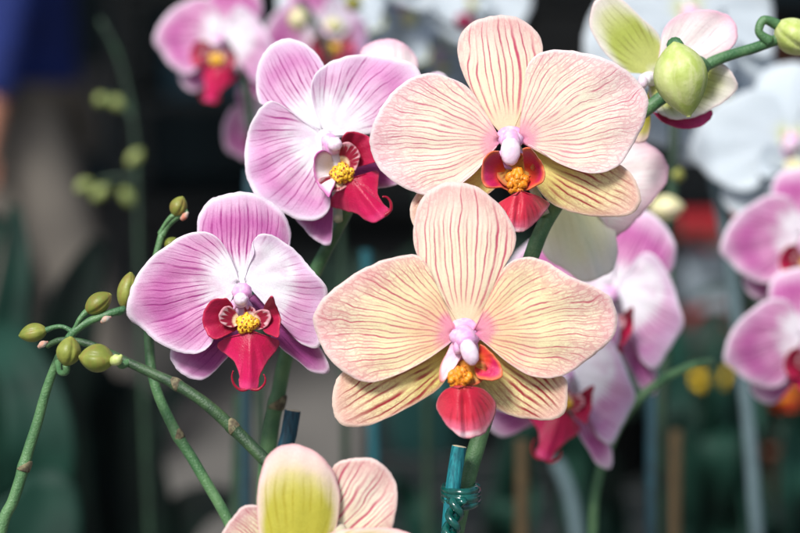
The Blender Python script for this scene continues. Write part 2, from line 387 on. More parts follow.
# ------------------------------------------------------------------ flower construction
class Frame:
    """a flower's own frame: x right, y up, z towards the viewer, metres, traced in photograph pixels"""
    def __init__(s, cx, cy, d, hero=True):
        s.cx, s.cy, s.d, s.hero = cx, cy, d, hero; s.k = K * d
    def __call__(s, px, py, z):
        if s.hero:
            q = K * (s.d - z)
            return Vector(((px - 400) * q - (s.cx - 400) * s.k, (266.5 - py) * q - (266.5 - s.cy) * s.k, z))
        return Vector(((px - s.cx) * s.k, -(py - s.cy) * s.k, z))

def Z(ox, oy, sc):
    return lambda *pts: [(ox + x / sc, oy + y / sc) for x, y in pts]

def petal(name, fr, pts, base, mat, parent, z0=0, tilt=0, bend=0, cup=0, ruf=0.6, rn=5, ph=0.0, far=1.6, thick=0.26,
          keel=0.0, twist=0.0, nu=84, nv=26, tip=None, roll=0.0, lab=None, wave=0.0, pleat=0.16):
    B = Vector(base)
    pts = [Vector(p) for p in pts]
    bd = cr([p.to_3d() for p in pts], nu)
    bd = [Vector((p.x, p.y)) for p in bd]
    bd = [p + (p - B).normalized() * (1.1 * mnoise.noise(Vector((p.x * 0.09, p.y * 0.09, ph * 7))) + 0.7 * mnoise.noise(Vector((p.x * 0.28, p.y * 0.28, ph * 3)))) * min(1, (p - B).length / 25) for p in bd]
    cen = sum(bd, Vector((0, 0))) / len(bd)
    T = Vector(tip) if tip else max(bd, key=lambda p: (p - B).length * (0.5 + 0.5 * (p - B).normalized().dot((cen - B).normalized())))
    ax = (cen - B).normalized() if not tip else (T - B).normalized()
    L = max((p - B).dot(ax) for p in bd)
    Dm = max((p - B).length for p in bd)
    perp = Vector((-ax.y, ax.x))
    Tf = B + ax * (L * far)
    bc = complex(B.x, B.y); tc = complex(Tf.x, Tf.y); axc = complex(ax.x, ax.y)
    pm = fr.k * 1000.0; pm0 = pm
    V = []; U = []; E = []
    for i in range(nv):
        v = 0.03 + 0.97 * (i / (nv - 1)) ** 0.9
        for j, b in enumerate(bd):
            p = B + (b - B) * v
            q = p - B
            sA = q.dot(ax) / L; tA = q.dot(perp) / L
            an = math.atan2(q.dot(perp), q.dot(ax))
            z = z0 + tilt * sA + bend * sA * sA + cup * tA * tA * 4 + roll * tA
            z += keel * math.exp(-(tA / 0.07) ** 2) * min(sA * 3, 1)
            z += 1.35 * ruf * (math.sin(rn * an + ph) + 0.5 * math.sin(2.3 * rn * an + ph * 2)) * v ** 3 * min(1, q.length / (0.35 * Dm))
            z += wave * math.sin(6.5 * sA + ph) * v
            z += 0.5 * ruf * mnoise.noise(Vector((p.x * 0.035, p.y * 0.035, ph * 3 + 5)))
            c = complex(p.x, p.y)
            w0 = (c - bc) / (tc - c); u0 = math.atan2(w0.imag, w0.real)
            z += pleat * math.cos(u0 * 11 + ph) * min(1, v * 1.5) * min(1, q.length * pm0 / 12.0)
            V.append(fr(p.x, p.y, z / 1000.0))
            ww = (c - bc) / (tc - c)
            u = math.atan2(ww.imag, ww.real)
            gr = abs(1 / (c - bc) + 1 / (tc - c)) / pm
            U.append((u, gr)); E.append((v, min(q.length / Dm, 1.2)))
    F = []
    for i in range(nv - 1):
        for j in range(nu - 1):
            a = i * nu + j
            F.append((a, a + 1, a + nu + 1, a + nu))
    # face the viewer
    n = (V[F[len(F) // 2][1]] - V[F[len(F) // 2][0]]).cross(V[F[len(F) // 2][2]] - V[F[len(F) // 2][0]])
    if n.z < 0: F = [f[::-1] for f in F]
    o = link_mesh(name, V, F, mat, parent)
    me = o.data
    for nm, src in (('vein', U), ('pos', E)):
        l = me.uv_layers.new(name=nm)
        arr = []
        for lp in me.loops: arr.extend(src[lp.vertex_index])
        l.data.foreach_set('uv', arr)
    m = o.modifiers.new('thickness', 'SOLIDIFY'); m.thickness = thick / 1000.0; m.offset = -1
    if lab: o['label'] = lab
    return o

def blob(fr, px, py, z, rx, ry, rz, seg=22, lump=0.0, fscale=400, rot=0.0):
    """ellipsoid, radii in px (rz mm)"""
    V = []; F = []
    n = seg // 2 + 1
    ca, sa = math.cos(rot), math.sin(rot)
    for i in range(n):
        th = math.pi * i / (n - 1)
        for j in range(seg):
            a = 2 * math.pi * j / seg
            x, y, zz = math.sin(th) * math.cos(a), math.sin(th) * math.sin(a), math.cos(th)
            k = 1 + lump * mnoise.noise(Vector((x * 2.3 + px, y * 2.3 + py, zz * 2.3)))
            X, Y = x * rx * k, y * ry * k
            V.append(fr(px + X * ca - Y * sa, py + X * sa + Y * ca, (z + zz * rz * k) / 1000.0))
    for i in range(n - 1):
        for j in range(seg):
            a = i * seg + j; b = i * seg + (j + 1) % seg
            F.append((a, a + seg, b + seg, b))
    return V, F

def new_flower(plant, porg, cx, cy, d, parts, mats, hero=True, name='flower', lab=None):
    """flower object = column, anther and pedicel mesh; its petals, sepals and lip pieces are its children"""
    fr = Frame(cx, cy, d, hero)
    mb = MB()
    for p in parts(fr): mb.add(p[0], p[1])
    o = mb.build(name, mats, plant)
    o.rotation_euler = CAMROT.to_euler()
    o.location = at(cx, cy, d) - porg
    if lab: o['label'] = lab
    return o, fr

def ft(fr, pts, rad, **k):
    """tube in flower frame: pts (px,py,zmm), rad in mm"""
    return tube_geo([fr(x, y, z / 1000) for x, y, z in pts], [r / 1000 for r in rad], **k)

PM = [M['column'], M['column_pink'], M['anther'], M['pedicel']]

def cirrus(fr, pts, parent, mat, r=0.55):
    V, F = ft(fr, pts, [r, r * 0.8, r * 0.45], segs=10, n=28)
    return link_mesh('tendril', V, F, mat, parent)

# ---- P1 : lower pink flower (also the pattern for the others of its kind)
def flower_p1(plant, porg, cx=238, cy=300, d=0.640, hero=True, mp='pink', ml='lip_red', mo='lobe_red', ms='pink_sepal', mst='lobe_stripe', low=False, name='flower'):
    z = Z(120, 180, 2.423)
    kw = dict(nu=44, nv=14) if low else {}
    fo, fr = new_flower(plant, porg, cx, cy, d, lambda f: [
        (blob(f, 241, 284, -2.2, 14, 11, 1.6, lump=0.1), 0), (blob(f, 242, 292, 5.0, 10, 9.5, 3.2, lump=0.15), 1), (blob(f, 241, 309, 1.5, 12, 12, 1.4, lump=0.1), 1),  # last disc: lavender shadow below the anther, put into its pink colour
        (ft(f, [(240, 296, 1), (241, 300, 4), (241, 300, 7.5)], [2.2, 2.6, 2.6], segs=18, n=14), 1),
        (blob(f, 240.5, 299, 8.3, 7.0, 6.6, 2.4, lump=0.15), 2),
        (ft(f, [(237, 303, 6), (234, 309, 5.5)], [0.9, 0.5], segs=10, n=8), 1), (ft(f, [(245, 303, 6), (248, 309, 5.5)], [0.9, 0.5], segs=10, n=8), 1),
        (ft(f, [(240, 296, 0), (244, 290, -8), (255, 276, -16), (262, 268, -21)], [1.9, 1.6, 1.5, 1.6], segs=12, n=20), 3)], PM, hero, name)
    petal('sepal', fr, z((262, 228), (215, 200), (192, 165), (186, 128), (190, 92), (205, 60), (235, 38), (290, 29), (342, 39), (385, 68), (408, 103), (415, 142), (400, 180), (350, 210), (320, 232)),
          (120 + 293 / 2.423, 180 + 262 / 2.423), M[mp], fo, z0=-2.5, tilt=-1, bend=-2, cup=-3, ruf=0.5, ph=1, far=1.35, **kw)
    petal('sepal', fr, z((285, 335), (250, 345), (190, 365), (140, 385), (122, 413), (125, 440), (150, 470), (185, 485), (215, 476), (250, 442), (285, 400), (300, 370)),
          (120 + 298 / 2.423, 180 + 325 / 2.423), M[ms], fo, z0=-4, tilt=-3, bend=-1, cup=-3, ruf=0.4, ph=2, far=1.3, **kw)
    petal('sepal', fr, z((322, 280), (345, 268), (372, 285), (385, 320), (410, 370), (445, 400), (482, 404), (503, 440), (507, 462), (495, 470), (465, 466), (435, 442), (395, 412), (370, 385), (345, 345), (322, 305)),
          (120 + 310 / 2.423, 180 + 288 / 2.423), M[ms], fo, z0=-3, tilt=0, bend=-5, cup=-4, ruf=0.4, ph=3, far=1.3, **kw)
    petal('petal', fr, z((282, 225), (255, 165), (228, 133), (190, 126), (150, 136), (110, 160), (70, 195), (40, 235), (21, 280), (15, 315), (25, 340), (48, 356), (70, 377), (100, 400), (140, 416), (180, 421), (208, 410), (224, 388), (214, 360), (220, 325), (245, 290), (280, 265)),
          (120 + 290 / 2.423, 180 + 248 / 2.423), M[mp], fo, z0=0, tilt=2, bend=-4, cup=1.2, ruf=0.7, ph=0.5, far=2.3, **kw)
    petal('petal', fr, z((300, 225), (325, 180), (322, 150), (345, 129), (385, 143), (430, 178), (472, 225), (502, 262), (500, 300), (492, 350), (482, 404), (450, 402), (425, 385), (402, 355), (385, 320), (365, 292), (335, 268), (308, 258)),
          (120 + 300 / 2.423, 180 + 246 / 2.423), M['pink_white' if mp == 'pink' else mp], fo, z0=0.4, tilt=1, bend=-4, cup=1.0, ruf=0.7, ph=2.2, far=2.3, **kw)
    lz = Z(195, 275, 4.26)
    # side lobes: the dark outer wings and the striped inner bases
    petal('side_lobe', fr, lz((160, 140), (140, 105), (118, 100), (85, 105), (55, 125), (38, 160), (34, 205), (45, 240), (70, 268), (95, 272), (130, 255), (175, 235), (190, 205)),
          (195 + 180 / 4.26, 275 + 180 / 4.26), M[mo], fo, z0=3.5, tilt=4.5, bend=0, cup=2, ruf=0.3, far=3, thick=0.45, nu=50, nv=16)
    petal('side_lobe', fr, lz((290, 150), (300, 120), (325, 95), (345, 130), (360, 180), (362, 230), (350, 262), (325, 255), (295, 240), (280, 210)),
          (195 + 278 / 4.26, 275 + 185 / 4.26), M[mo], fo, z0=4, tilt=5, bend=0, cup=2, ruf=0.3, far=3, thick=0.45, nu=50, nv=16)
    petal('lobe_stripes', fr, lz((178, 160), (150, 135), (122, 142), (104, 165), (105, 192), (125, 212), (155, 222), (185, 215)),
          (195 + 196 / 4.26, 275 + 195 / 4.26), M[mst], fo, z0=6.2, tilt=0.5, bend=2.5, cup=1, ruf=0.1, far=5, thick=0.4, nu=40, nv=12)
    petal('lobe_stripes', fr, lz((250, 165), (275, 150), (305, 150), (322, 170), (318, 200), (295, 225), (265, 232), (250, 215)),
          (195 + 240 / 4.26, 275 + 200 / 4.26), M[mst], fo, z0=6.2, tilt=0.5, bend=2.5, cup=1, ruf=0.1, far=5, thick=0.4, nu=40, nv=12)
    petal('lobe_stripes', fr, lz((205, 175), (208, 150), (218, 132), (240, 135), (258, 152), (258, 175)),
          (195 + 230 / 4.26, 275 + 195 / 4.26), M[mst], fo, z0=5.5, tilt=0.5, bend=0, cup=0.3, ruf=0.1, far=5, thick=0.4, nu=30, nv=10)
    # callus
    rg = random.Random(3); mb = MB()
    for i in range(16):
        a = i * 2.4; r_ = 34 * math.sqrt(i / 16.0)
        mb.add(blob(fr, 195 + (222 + r_ * 1.15 * math.cos(a)) / 4.26, 275 + (207 + r_ * 0.8 * math.sin(a)) / 4.26, 8.4 - i * 0.09 + rg.uniform(-.5, .5), rg.uniform(13, 20) / 4.26, rg.uniform(16, 25) / 4.26, 1.5, seg=14, lump=0.25, rot=rg.uniform(-.6, .6)))
    mb.build('callus', [M['callus'] if mp != 'white' else M['bud_soft']], fo)
    petal('lip', fr, lz((215, 250), (180, 258), (140, 270), (105, 283), (92, 300), (100, 316), (130, 335), (160, 365), (180, 400), (190, 440), (188, 470), (205, 492), (232, 490), (262, 494), (272, 470), (275, 435), (290, 400), (315, 360), (345, 325), (362, 295), (350, 275), (315, 262), (280, 252), (250, 248)),
          (195 + 235 / 4.26, 275 + 235 / 4.26), M[ml], fo, z0=7, tilt=5, bend=-3.5, cup=-7, ruf=0.25, far=1.7, thick=0.5, keel=0.7, tip=(195 + 232 / 4.26, 275 + 480 / 4.26))
    cirrus(fr, [(195 + x / 4.26, 275 + y / 4.26, q) for x, y, q in ((225, 486, 8.5), (195, 490, 8.7), (168, 468, 9), (157, 435, 9.5), (163, 407, 10))], fo, M[ml])
    cirrus(fr, [(195 + x / 4.26, 275 + y / 4.26, q) for x, y, q in ((238, 486, 8.5), (268, 488, 8.7), (294, 466, 9), (300, 442, 9.5), (292, 422, 10))], fo, M[ml])
    return fo

# ---- P2 : upper pink flower, turned to the right
def flower_p2(plant, porg, cx=332, cy=150, d=0.660):
    z = Z(230, 30, 2.425)
    fo, fr = new_flower(plant, porg, cx, cy, d, lambda f: [
        (blob(f, 326, 140, -0.5, 13, 11, 1.5, lump=0.1), 0), (blob(f, 329, 141, 6.0, 8, 8, 2.0, lump=0.1), 1), (blob(f, 336, 160, 3.0, 13, 14, 1.4, lump=0.1), 0),
        (ft(f, [(329, 147, 1), (331, 146, 5), (334, 146, 8)], [2.6, 3.1, 3.0], segs=18, n=14), 1),
        (blob(f, 334.5, 144, 9.5, 7.5, 7.0, 2.3, lump=0.15), 2),
        (ft(f, [(330, 148, 0), (333, 160, -9), (334, 185, -14), (337, 205, -10), (338, 220, -6)], [1.8, 1.6, 1.5, 1.6, 1.7], segs=12, n=24), 3)], PM)
    B = lambda x, y: (230 + x / 2.425, 30 + y / 2.425)
    petal('sepal', fr, z((200, 235), (150, 200), (100, 185), (72, 178), (62, 130), (69, 82), (95, 41), (135, 21), (176, 30), (212, 60), (240, 110), (255, 170), (248, 225)),
          B(228, 245), M['pink_pale'], fo, z0=-2.5, tilt=-2, bend=-1, cup=-3, ruf=0.5, ph=1, far=1.35)
    petal('sepal', fr, z((225, 375), (190, 410), (160, 452), (165, 466), (190, 495), (215, 515), (242, 522), (248, 490), (250, 440), (248, 400)),
          B(240, 340), M['pink_sepal'], fo, z0=-3, tilt=-2, bend=0, cup=-3, ruf=0.3, ph=2, far=1.3)
    petal('sepal', fr, z((285, 325), (320, 322), (350, 318), (385, 335), (408, 358), (410, 372), (380, 382), (345, 384), (310, 370), (280, 345)),
          B(262, 330), M['pink_sepal'], fo, z0=-3, tilt=0, bend=-2, cup=-3, ruf=0.3, ph=3, far=1.3)
    petal('petal', fr, z((225, 240), (205, 190), (197, 140), (208, 106), (240, 80), (290, 62), (350, 59), (410, 69), (452, 88), (466, 130), (445, 185), (400, 228), (350, 252), (315, 252), (280, 258), (250, 265)),
          B(236, 258), M['pink_pale'], fo, z0=0.5, tilt=-1, bend=-2, cup=1.5, ruf=0.7, ph=0.3, far=2.3)
    petal('petal', fr, z((222, 245), (180, 225), (135, 190), (100, 172), (75, 188), (50, 225), (38, 275), (36, 330), (45, 372), (65, 406), (110, 435), (165, 460), (208, 461), (238, 440), (243, 410), (228, 385), (212, 350), (212, 305), (228, 275)),
          B(232, 260), M['pink_pale'], fo, z0=0.2, tilt=3, bend=-2, cup=0.8, ruf=0.7, ph=2.0, far=2.3)
    q = 4.85
    lz = Z(300, 120, q); b = lambda x, y: (300 + x / q, 120 + y / q)
    petal('side_lobe', fr, lz((205, 150), (200, 100), (215, 72), (262, 60), (310, 68), (345, 95), (365, 140), (386, 185), (375, 200), (330, 215), (290, 225), (262, 222)),
          b(225, 190), M['lobe_red'], fo, z0=3, tilt=4, bend=0, cup=2, ruf=0.3, far=3, thick=0.45, nu=50, nv=16)
    petal('lobe_stripes', fr, lz((190, 165), (195, 130), (220, 110), (262, 125), (288, 165), (285, 200), (262, 250), (235, 260)),
          b(200, 215), M['lobe_stripe'], fo, z0=5.5, tilt=2, bend=1, cup=1, ruf=0.1, far=5, thick=0.4, nu=40, nv=12)
    petal('side_lobe', fr, lz((150, 165), (120, 150), (90, 160), (72, 195), (70, 250), (85, 305), (115, 345), (138, 372), (150, 345), (165, 320), (175, 280)),
          b(172, 235), M['lobe_pink'], fo, z0=4, tilt=5, bend=0, cup=2, ruf=0.2, far=3, thick=0.45, nu=50, nv=16, lab='white side lobe with a pink rim')
    petal('lobe_stripes', fr, lz((150, 270), (105, 280), (95, 295), (115, 325), (150, 345), (195, 340), (230, 315), (225, 285)),
          b(190, 285), M['lobe_stripe'], fo, z0=5.5, tilt=2, bend=1, cup=1, ruf=0.1, far=5, thick=0.4, nu=40, nv=12)
    rg = random.Random(5); mb = MB()
    for i in range(18):
        a = i * 2.4; r_ = 46 * math.sqrt(i / 18.0)
        mb.add(blob(fr, *b(208 + r_ * 1.05 * math.cos(a), 258 + r_ * 0.9 * math.sin(a)), 8.4 - i * 0.09 + rg.uniform(-.5, .5), rg.uniform(14, 21) / q, rg.uniform(17, 27) / q, 1.5, seg=14, lump=0.25, rot=rg.uniform(-.6, .6)))
    mb.build('callus', [M['callus']], fo)
    petal('lip', fr, lz((235, 300), (190, 335), (155, 375), (143, 405), (160, 425), (220, 440), (275, 455), (315, 485), (355, 500), (390, 485), (412, 465), (440, 440), (425, 425), (400, 400), (380, 360), (378, 310), (385, 262), (370, 245), (330, 255), (285, 275)),
          b(248, 285), M['lip_red'], fo, z0=7, tilt=6, bend=-3, cup=-6, ruf=0.25, far=1.7, thick=0.5, keel=0.6, tip=b(400, 470))
    cirrus(fr, [(*b(x, y), zz) for x, y, zz in ((385, 475, 9.5), (415, 460, 9.5), (440, 435, 9.6), (440, 400, 10), (422, 375, 10.5), (400, 372, 11))], fo, M['lip_red'], 0.7)
    return fo

# ---- O1 : upper cream and rose flower
def flower_o1(plant, porg, cx=511, cy=145, d=0.640):
    q0 = 2.133; z = Z(360, 0, q0); B = lambda x, y: (360 + x / q0, y / q0)
    fo, fr = new_flower(plant, porg, cx, cy, d, lambda f: [
        (blob(f, 511, 136, -1.2, 15, 10, 1.6, lump=0.1), 1), (blob(f, 511, 158, -0.5, 14, 12, 1.6, lump=0.1), 1),
        (ft(f, [(511, 136, 1), (511, 140, 5), (511, 144, 8)], [2.6, 3.1, 3.0], segs=18, n=14), 1),
        (blob(f, 511, 140, 4, 12.5, 9.0, 3.2, lump=0.1), 1), (blob(f, 510.5, 151, 8.0, 10, 15, 2.4, lump=0.08), 2),
        (ft(f, [(511, 140, 0), (520, 155, -10), (534, 190, -14), (545, 215, -13)], [1.9, 1.6, 1.6, 1.8], segs=12, n=24), 3)], PM)
    petal('sepal', fr, z((300, 285), (270, 250), (248, 212), (225, 170), (211, 130), (208, 95), (220, 64), (250, 42), (290, 32), (335, 37), (370, 60), (389, 92), (386, 130), (368, 175), (358, 220), (345, 265), (335, 285)),
          B(318, 300), M['orange_dorsal'], fo, z0=-2.5, tilt=-1, bend=-1, cup=-3, ruf=0.4, ph=1, far=1.28)
    petal('sepal', fr, z((285, 345), (240, 362), (180, 385), (128, 405), (108, 440), (110, 472), (125, 486), (180, 470), (240, 440), (285, 405), (305, 375)),
          B(305, 345), M['orange_low'], fo, z0=-4, tilt=0, bend=0, cup=-3, ruf=0.3, ph=2, far=1.3)
    petal('sepal', fr, z((365, 318), (410, 322), (470, 335), (535, 345), (575, 366), (598, 410), (597, 437), (572, 460), (520, 463), (460, 455), (410, 435), (382, 405), (362, 370), (350, 345)),
          B(345, 328), M['orange_low'], fo, z0=-4.5, tilt=2.5, bend=-1, cup=-3, ruf=0.5, ph=3, far=1.3)
    petal('petal', fr, z((290, 285), (265, 235), (232, 188), (190, 165), (140, 156), (90, 178), (50, 220), (25, 272), (21, 312), (38, 355), (75, 390), (120, 412), (160, 416), (202, 400), (242, 370), (268, 338), (290, 312)),
          B(302, 300), M['orange_petal_pale'], fo, z0=0, tilt=4, bend=-4, cup=1.2, ruf=0.8, ph=0.3, far=2.3)
    petal('petal', fr, z((340, 290), (344, 240), (350, 180), (357, 142), (376, 118), (410, 106), (450, 108), (520, 124), (580, 160), (611, 200), (613, 240), (592, 292), (562, 342), (537, 361), (500, 370), (460, 362), (420, 345), (388, 322), (360, 308)),
          B(338, 300), M['orange_petal_pale'], fo, z0=0.3, tilt=3, bend=-4, cup=1.2, ruf=0.8, ph=2.4, far=2.3)
    q = 4.1; lz = Z(470, 110, q); b = lambda x, y: (470 + x / q, 110 + y / q)
    petal('side_lobe', fr, lz((120, 170), (85, 175), (60, 205), (50, 250), (58, 300), (85, 320), (125, 315), (160, 330), (185, 325), (175, 290), (135, 280)),
          b(150, 262), M['lobe_fire'], fo, z0=3, tilt=6, bend=0, cup=2, ruf=0.2, far=3, thick=0.45, nu=50, nv=16)
    petal('side_lobe', fr, lz((215, 165), (240, 160), (270, 185), (298, 230), (305, 265), (295, 295), (265, 310), (240, 325), (215, 325), (225, 290), (250, 270)),
          b(225, 265), M['lobe_fire'], fo, z0=3, tilt=6, bend=0, cup=2, ruf=0.2, far=3, thick=0.45, nu=50, nv=16)
    petal('lobe_stripes', fr, lz((120, 200), (150, 185), (200, 180), (240, 195), (262, 235), (255, 280), (230, 310), (190, 325), (150, 310), (118, 280), (110, 240)),
          b(185, 245), M['throat_striped'], fo, z0=2.5, tilt=1, bend=1, cup=1.5, ruf=0.2, far=4, thick=0.5, nu=40, nv=12)
    rg = random.Random(8); mb = MB()
    for i in range(16):
        a = i * 2.4; r_ = math.sqrt(i / 16.0)
        mb.add(blob(fr, *b(193 + r_ * 40 * math.cos(a), 292 + r_ * 46 * math.sin(a)), 7.4 - i * 0.09 + rg.uniform(-.6, .6), rg.uniform(12, 18) / q, rg.uniform(17, 28) / q, 1.5, seg=14, lump=0.25, rot=rg.uniform(-.6, .6)))
    mb.build('callus', [M['throat']], fo)
    petal('lip', fr, lz((190, 350), (150, 362), (110, 385), (82, 415), (92, 440), (112, 465), (130, 490), (170, 503), (215, 500), (250, 478), (285, 445), (325, 395), (322, 378), (275, 350), (235, 342)),
          b(205, 330), M['lip_coral'], fo, z0=8, tilt=5, bend=-3, cup=-6, ruf=0.7, far=1.8, thick=0.5, keel=-1.2, tip=b(185, 500))
    return fo

# ---- O2 : lower cream and rose flower
def flower_o2(plant, porg, cx=465, cy=345, d=0.620):
    q0 = 1.975; z = Z(310, 180, q0); B = lambda x, y: (310 + x / q0, 180 + y / q0)
    fo, fr = new_flower(plant, porg, cx, cy, d, lambda f: [
        (blob(f, 464, 330, -1.0, 15, 12, 1.8, lump=0.1), 1), (blob(f, 464, 350, -0.5, 15, 14, 1.6, lump=0.1), 1),
        (ft(f, [(464, 334, 1), (465, 338, 5), (468, 344, 8)], [3.2, 3.7, 3.2], segs=18, n=14), 1),
        (blob(f, 464, 338, 3.5, 15, 10, 3.4, lump=0.1, rot=0.2), 1), (blob(f, 460, 345, 5.5, 6, 10, 2.2, lump=0.08, rot=0.5), 1),
        (blob(f, 469.5, 352, 8.4, 8.6, 14, 2.4, lump=0.08, rot=-0.35), 2),
        (ft(f, [(464, 336, 0), (472, 345, -10), (482, 370, -17), (490, 400, -20)], [1.9, 1.6, 1.6, 1.8], segs=12, n=24), 3)], PM)
    petal('sepal', fr, z((280, 290), (262, 235), (240, 185), (215, 155), (204, 120), (208, 72), (225, 30), (260, 8), (300, 4), (342, 20), (380, 55), (404, 98), (405, 132), (386, 168), (364, 212), (345, 260), (328, 290)),
          B(303, 300), M['orange_dorsal'], fo, z0=-1, tilt=2, bend=-2, cup=-3, ruf=0.4, ph=1, far=1.28)
    petal('sepal', fr, z((285, 322), (262, 330), (205, 355), (140, 365), (80, 370), (55, 390), (45, 420), (45, 448), (52, 472), (70, 486), (112, 486), (162, 466), (212, 440), (252, 414), (275, 385), (295, 355)),
          B(300, 325), M['orange_low'], fo, z0=-4.5, tilt=2.5, bend=-1, cup=-3, ruf=0.4, ph=2, far=1.3)
    petal('sepal', fr, z((325, 318), (352, 318), (400, 345), (445, 370), (480, 380), (505, 393), (509, 425), (505, 457), (480, 473), (432, 473), (388, 462), (340, 432), (318, 400), (305, 365)),
          B(312, 325), M['orange_low'], fo, z0=-4.5, tilt=2.5, bend=-1, cup=-3, ruf=0.4, ph=3, far=1.3)
    petal('petal', fr, z((282, 288), (262, 240), (243, 190), (226, 160), (200, 147), (140, 160), (80, 190), (30, 230), (9, 260), (7, 290), (24, 330), (45, 360), (80, 388), (120, 400), (170, 385), (220, 360), (255, 337), (280, 318)),
          B(291, 303), M['orange_petal'], fo, z0=0, tilt=5, bend=-5, cup=1.2, ruf=0.9, ph=0.3, far=2.3)
    petal('petal', fr, z((325, 290), (342, 262), (362, 212), (386, 170), (420, 154), (460, 157), (510, 188), (560, 210), (596, 235), (606, 275), (600, 310), (562, 345), (522, 375), (490, 389), (440, 388), (392, 360), (355, 328), (332, 312)),
          B(322, 300), M['orange_petal'], fo, z0=0.3, tilt=5, bend=-5, cup=1.2, ruf=0.9, ph=2.4, far=2.3)
    q = 4.1; lz = Z(425, 310, q); b = lambda x, y: (425 + x / q, 310 + y / q)
    petal('side_lobe', fr, lz((128, 130), (105, 145), (85, 185), (62, 235), (60, 290), (75, 295), (100, 262), (130, 225), (150, 190)),
          b(140, 160), M['lobe_white'], fo, z0=3, tilt=5, bend=0, cup=1, ruf=0.2, far=2, thick=0.45, nu=50, nv=16, lab='white side lobe with a red edge')
    petal('side_lobe', fr, lz((225, 140), (245, 150), (280, 185), (305, 220), (320, 255), (310, 275), (285, 285), (250, 285), (215, 275), (205, 240), (235, 215)),
          b(215, 200), M['lobe_fire'], fo, z0=3, tilt=6, bend=0, cup=2, ruf=0.2, far=3, thick=0.45, nu=50, nv=16)
    petal('lobe_stripes', fr, lz((110, 240), (130, 215), (160, 200), (215, 205), (245, 225), (250, 265), (225, 295), (180, 310), (140, 305), (105, 290)),
          b(165, 235), M['throat_striped'], fo, z0=3, tilt=1, bend=1, cup=1.5, ruf=0.2, far=4, thick=0.5, nu=40, nv=12)
    rg = random.Random(8); mb = MB()
    for i in range(16):
        a = i * 2.4; r_ = math.sqrt(i / 16.0)
        mb.add(blob(fr, *b(142 + r_ * 46 * math.cos(a), 278 + r_ * 32 * math.sin(a)), 7.4 - i * 0.09 + rg.uniform(-.6, .6), rg.uniform(12, 18) / q, rg.uniform(17, 28) / q, 1.5, seg=14, lump=0.25, rot=rg.uniform(-.6, .6)))
    mb.build('callus', [M['throat']], fo)
    petal('lip', fr, lz((140, 322), (105, 318), (72, 335), (50, 370), (48, 410), (72, 452), (105, 490), (150, 520), (190, 525), (240, 510), (262, 480), (282, 440), (292, 395), (275, 355), (240, 325), (205, 315), (175, 318)),
          b(158, 312), M['lip_coral'], fo, z0=8, tilt=5, bend=-4, cup=-7, ruf=0.5, far=1.7, thick=0.5, keel=-2.2, tip=b(170, 522))
    return fo

M['throat_striped'] = petal_mat('throat striped', [(0.0, '#d8821c'), (0.5, '#d9a03a'), (0.9, '#d8b45a')], ('#cf4a2a', 0.78, 0.85), '#7d1a26',
    [(0.0, 0.8), (0.5, 0.9), (1.0, 0.6)], w=0.5, f0=3.5, smin=0.8, octs=2, trans=0.08, irr=0.4, warp=0.1, retic=(0.6, 600, 0.2, 0.1), brk=(0.1, 0.3))

# ------------------------------------------------------------------ stems and buds (world space)
def stem(plant, porg, pts, rad, mat, nodes=(), name='stem', segs=20, n=None, gap=0.0):
    P = [at(*p) for p in pts]
    n = n or len(P) * 14
    V, F = tube_geo([p - porg for p in P], rad, segs=segs, n=n, bulges=[(s, 0.012, 0.16) for s in nodes])
    for i, v in enumerate(V):
        V[i] = v + Vector((mnoise.noise((v + porg) * 90), mnoise.noise((v + porg) * 90 + Vector((9, 0, 0))), 0)) * rad[0] * 0.10
    o = link_mesh(name, V, F, mat, plant)
    # bract scales clasping the nodes
    C = cr([p - porg for p in P], 200)
    for s in nodes:
        i = min(int(s * 199), 197); c = C[i]; t = (C[i + 1] - C[i]).normalized()
        if t.z < 0: t = -t
        x = i / 199 * (len(rad) - 1); k = min(int(x), len(rad) - 2) if len(rad) > 1 else 0
        r = rad[min(k, len(rad) - 1)]
        side = Vector((1, -0.6, 0)); side = (side - t * side.dot(t)).normalized()
        V2 = []; F2 = []
        b = t.cross(side)
        for a in range(9):
            h = a / 8.0
            for j in range(13):
                an = (j / 12.0 - 0.5) * 4.2 * (1 - 0.85 * h)
                rr = r * (1.10 + 0.10 * math.sin(h * 3.0))
                V2.append(c + t * (h * r * 1.9 - r * 0.5) + side * math.cos(an) * rr + b * math.sin(an) * rr)
        for a in range(8):
            for j in range(12):
                q = a * 13 + j; F2.append((q, q + 1, q + 14, q + 13))
        bo = link_mesh('bract', V2, F2, M['bract'], o)
        sm = bo.modifiers.new('thickness', 'SOLIDIFY'); sm.thickness = r * 0.12
    return o

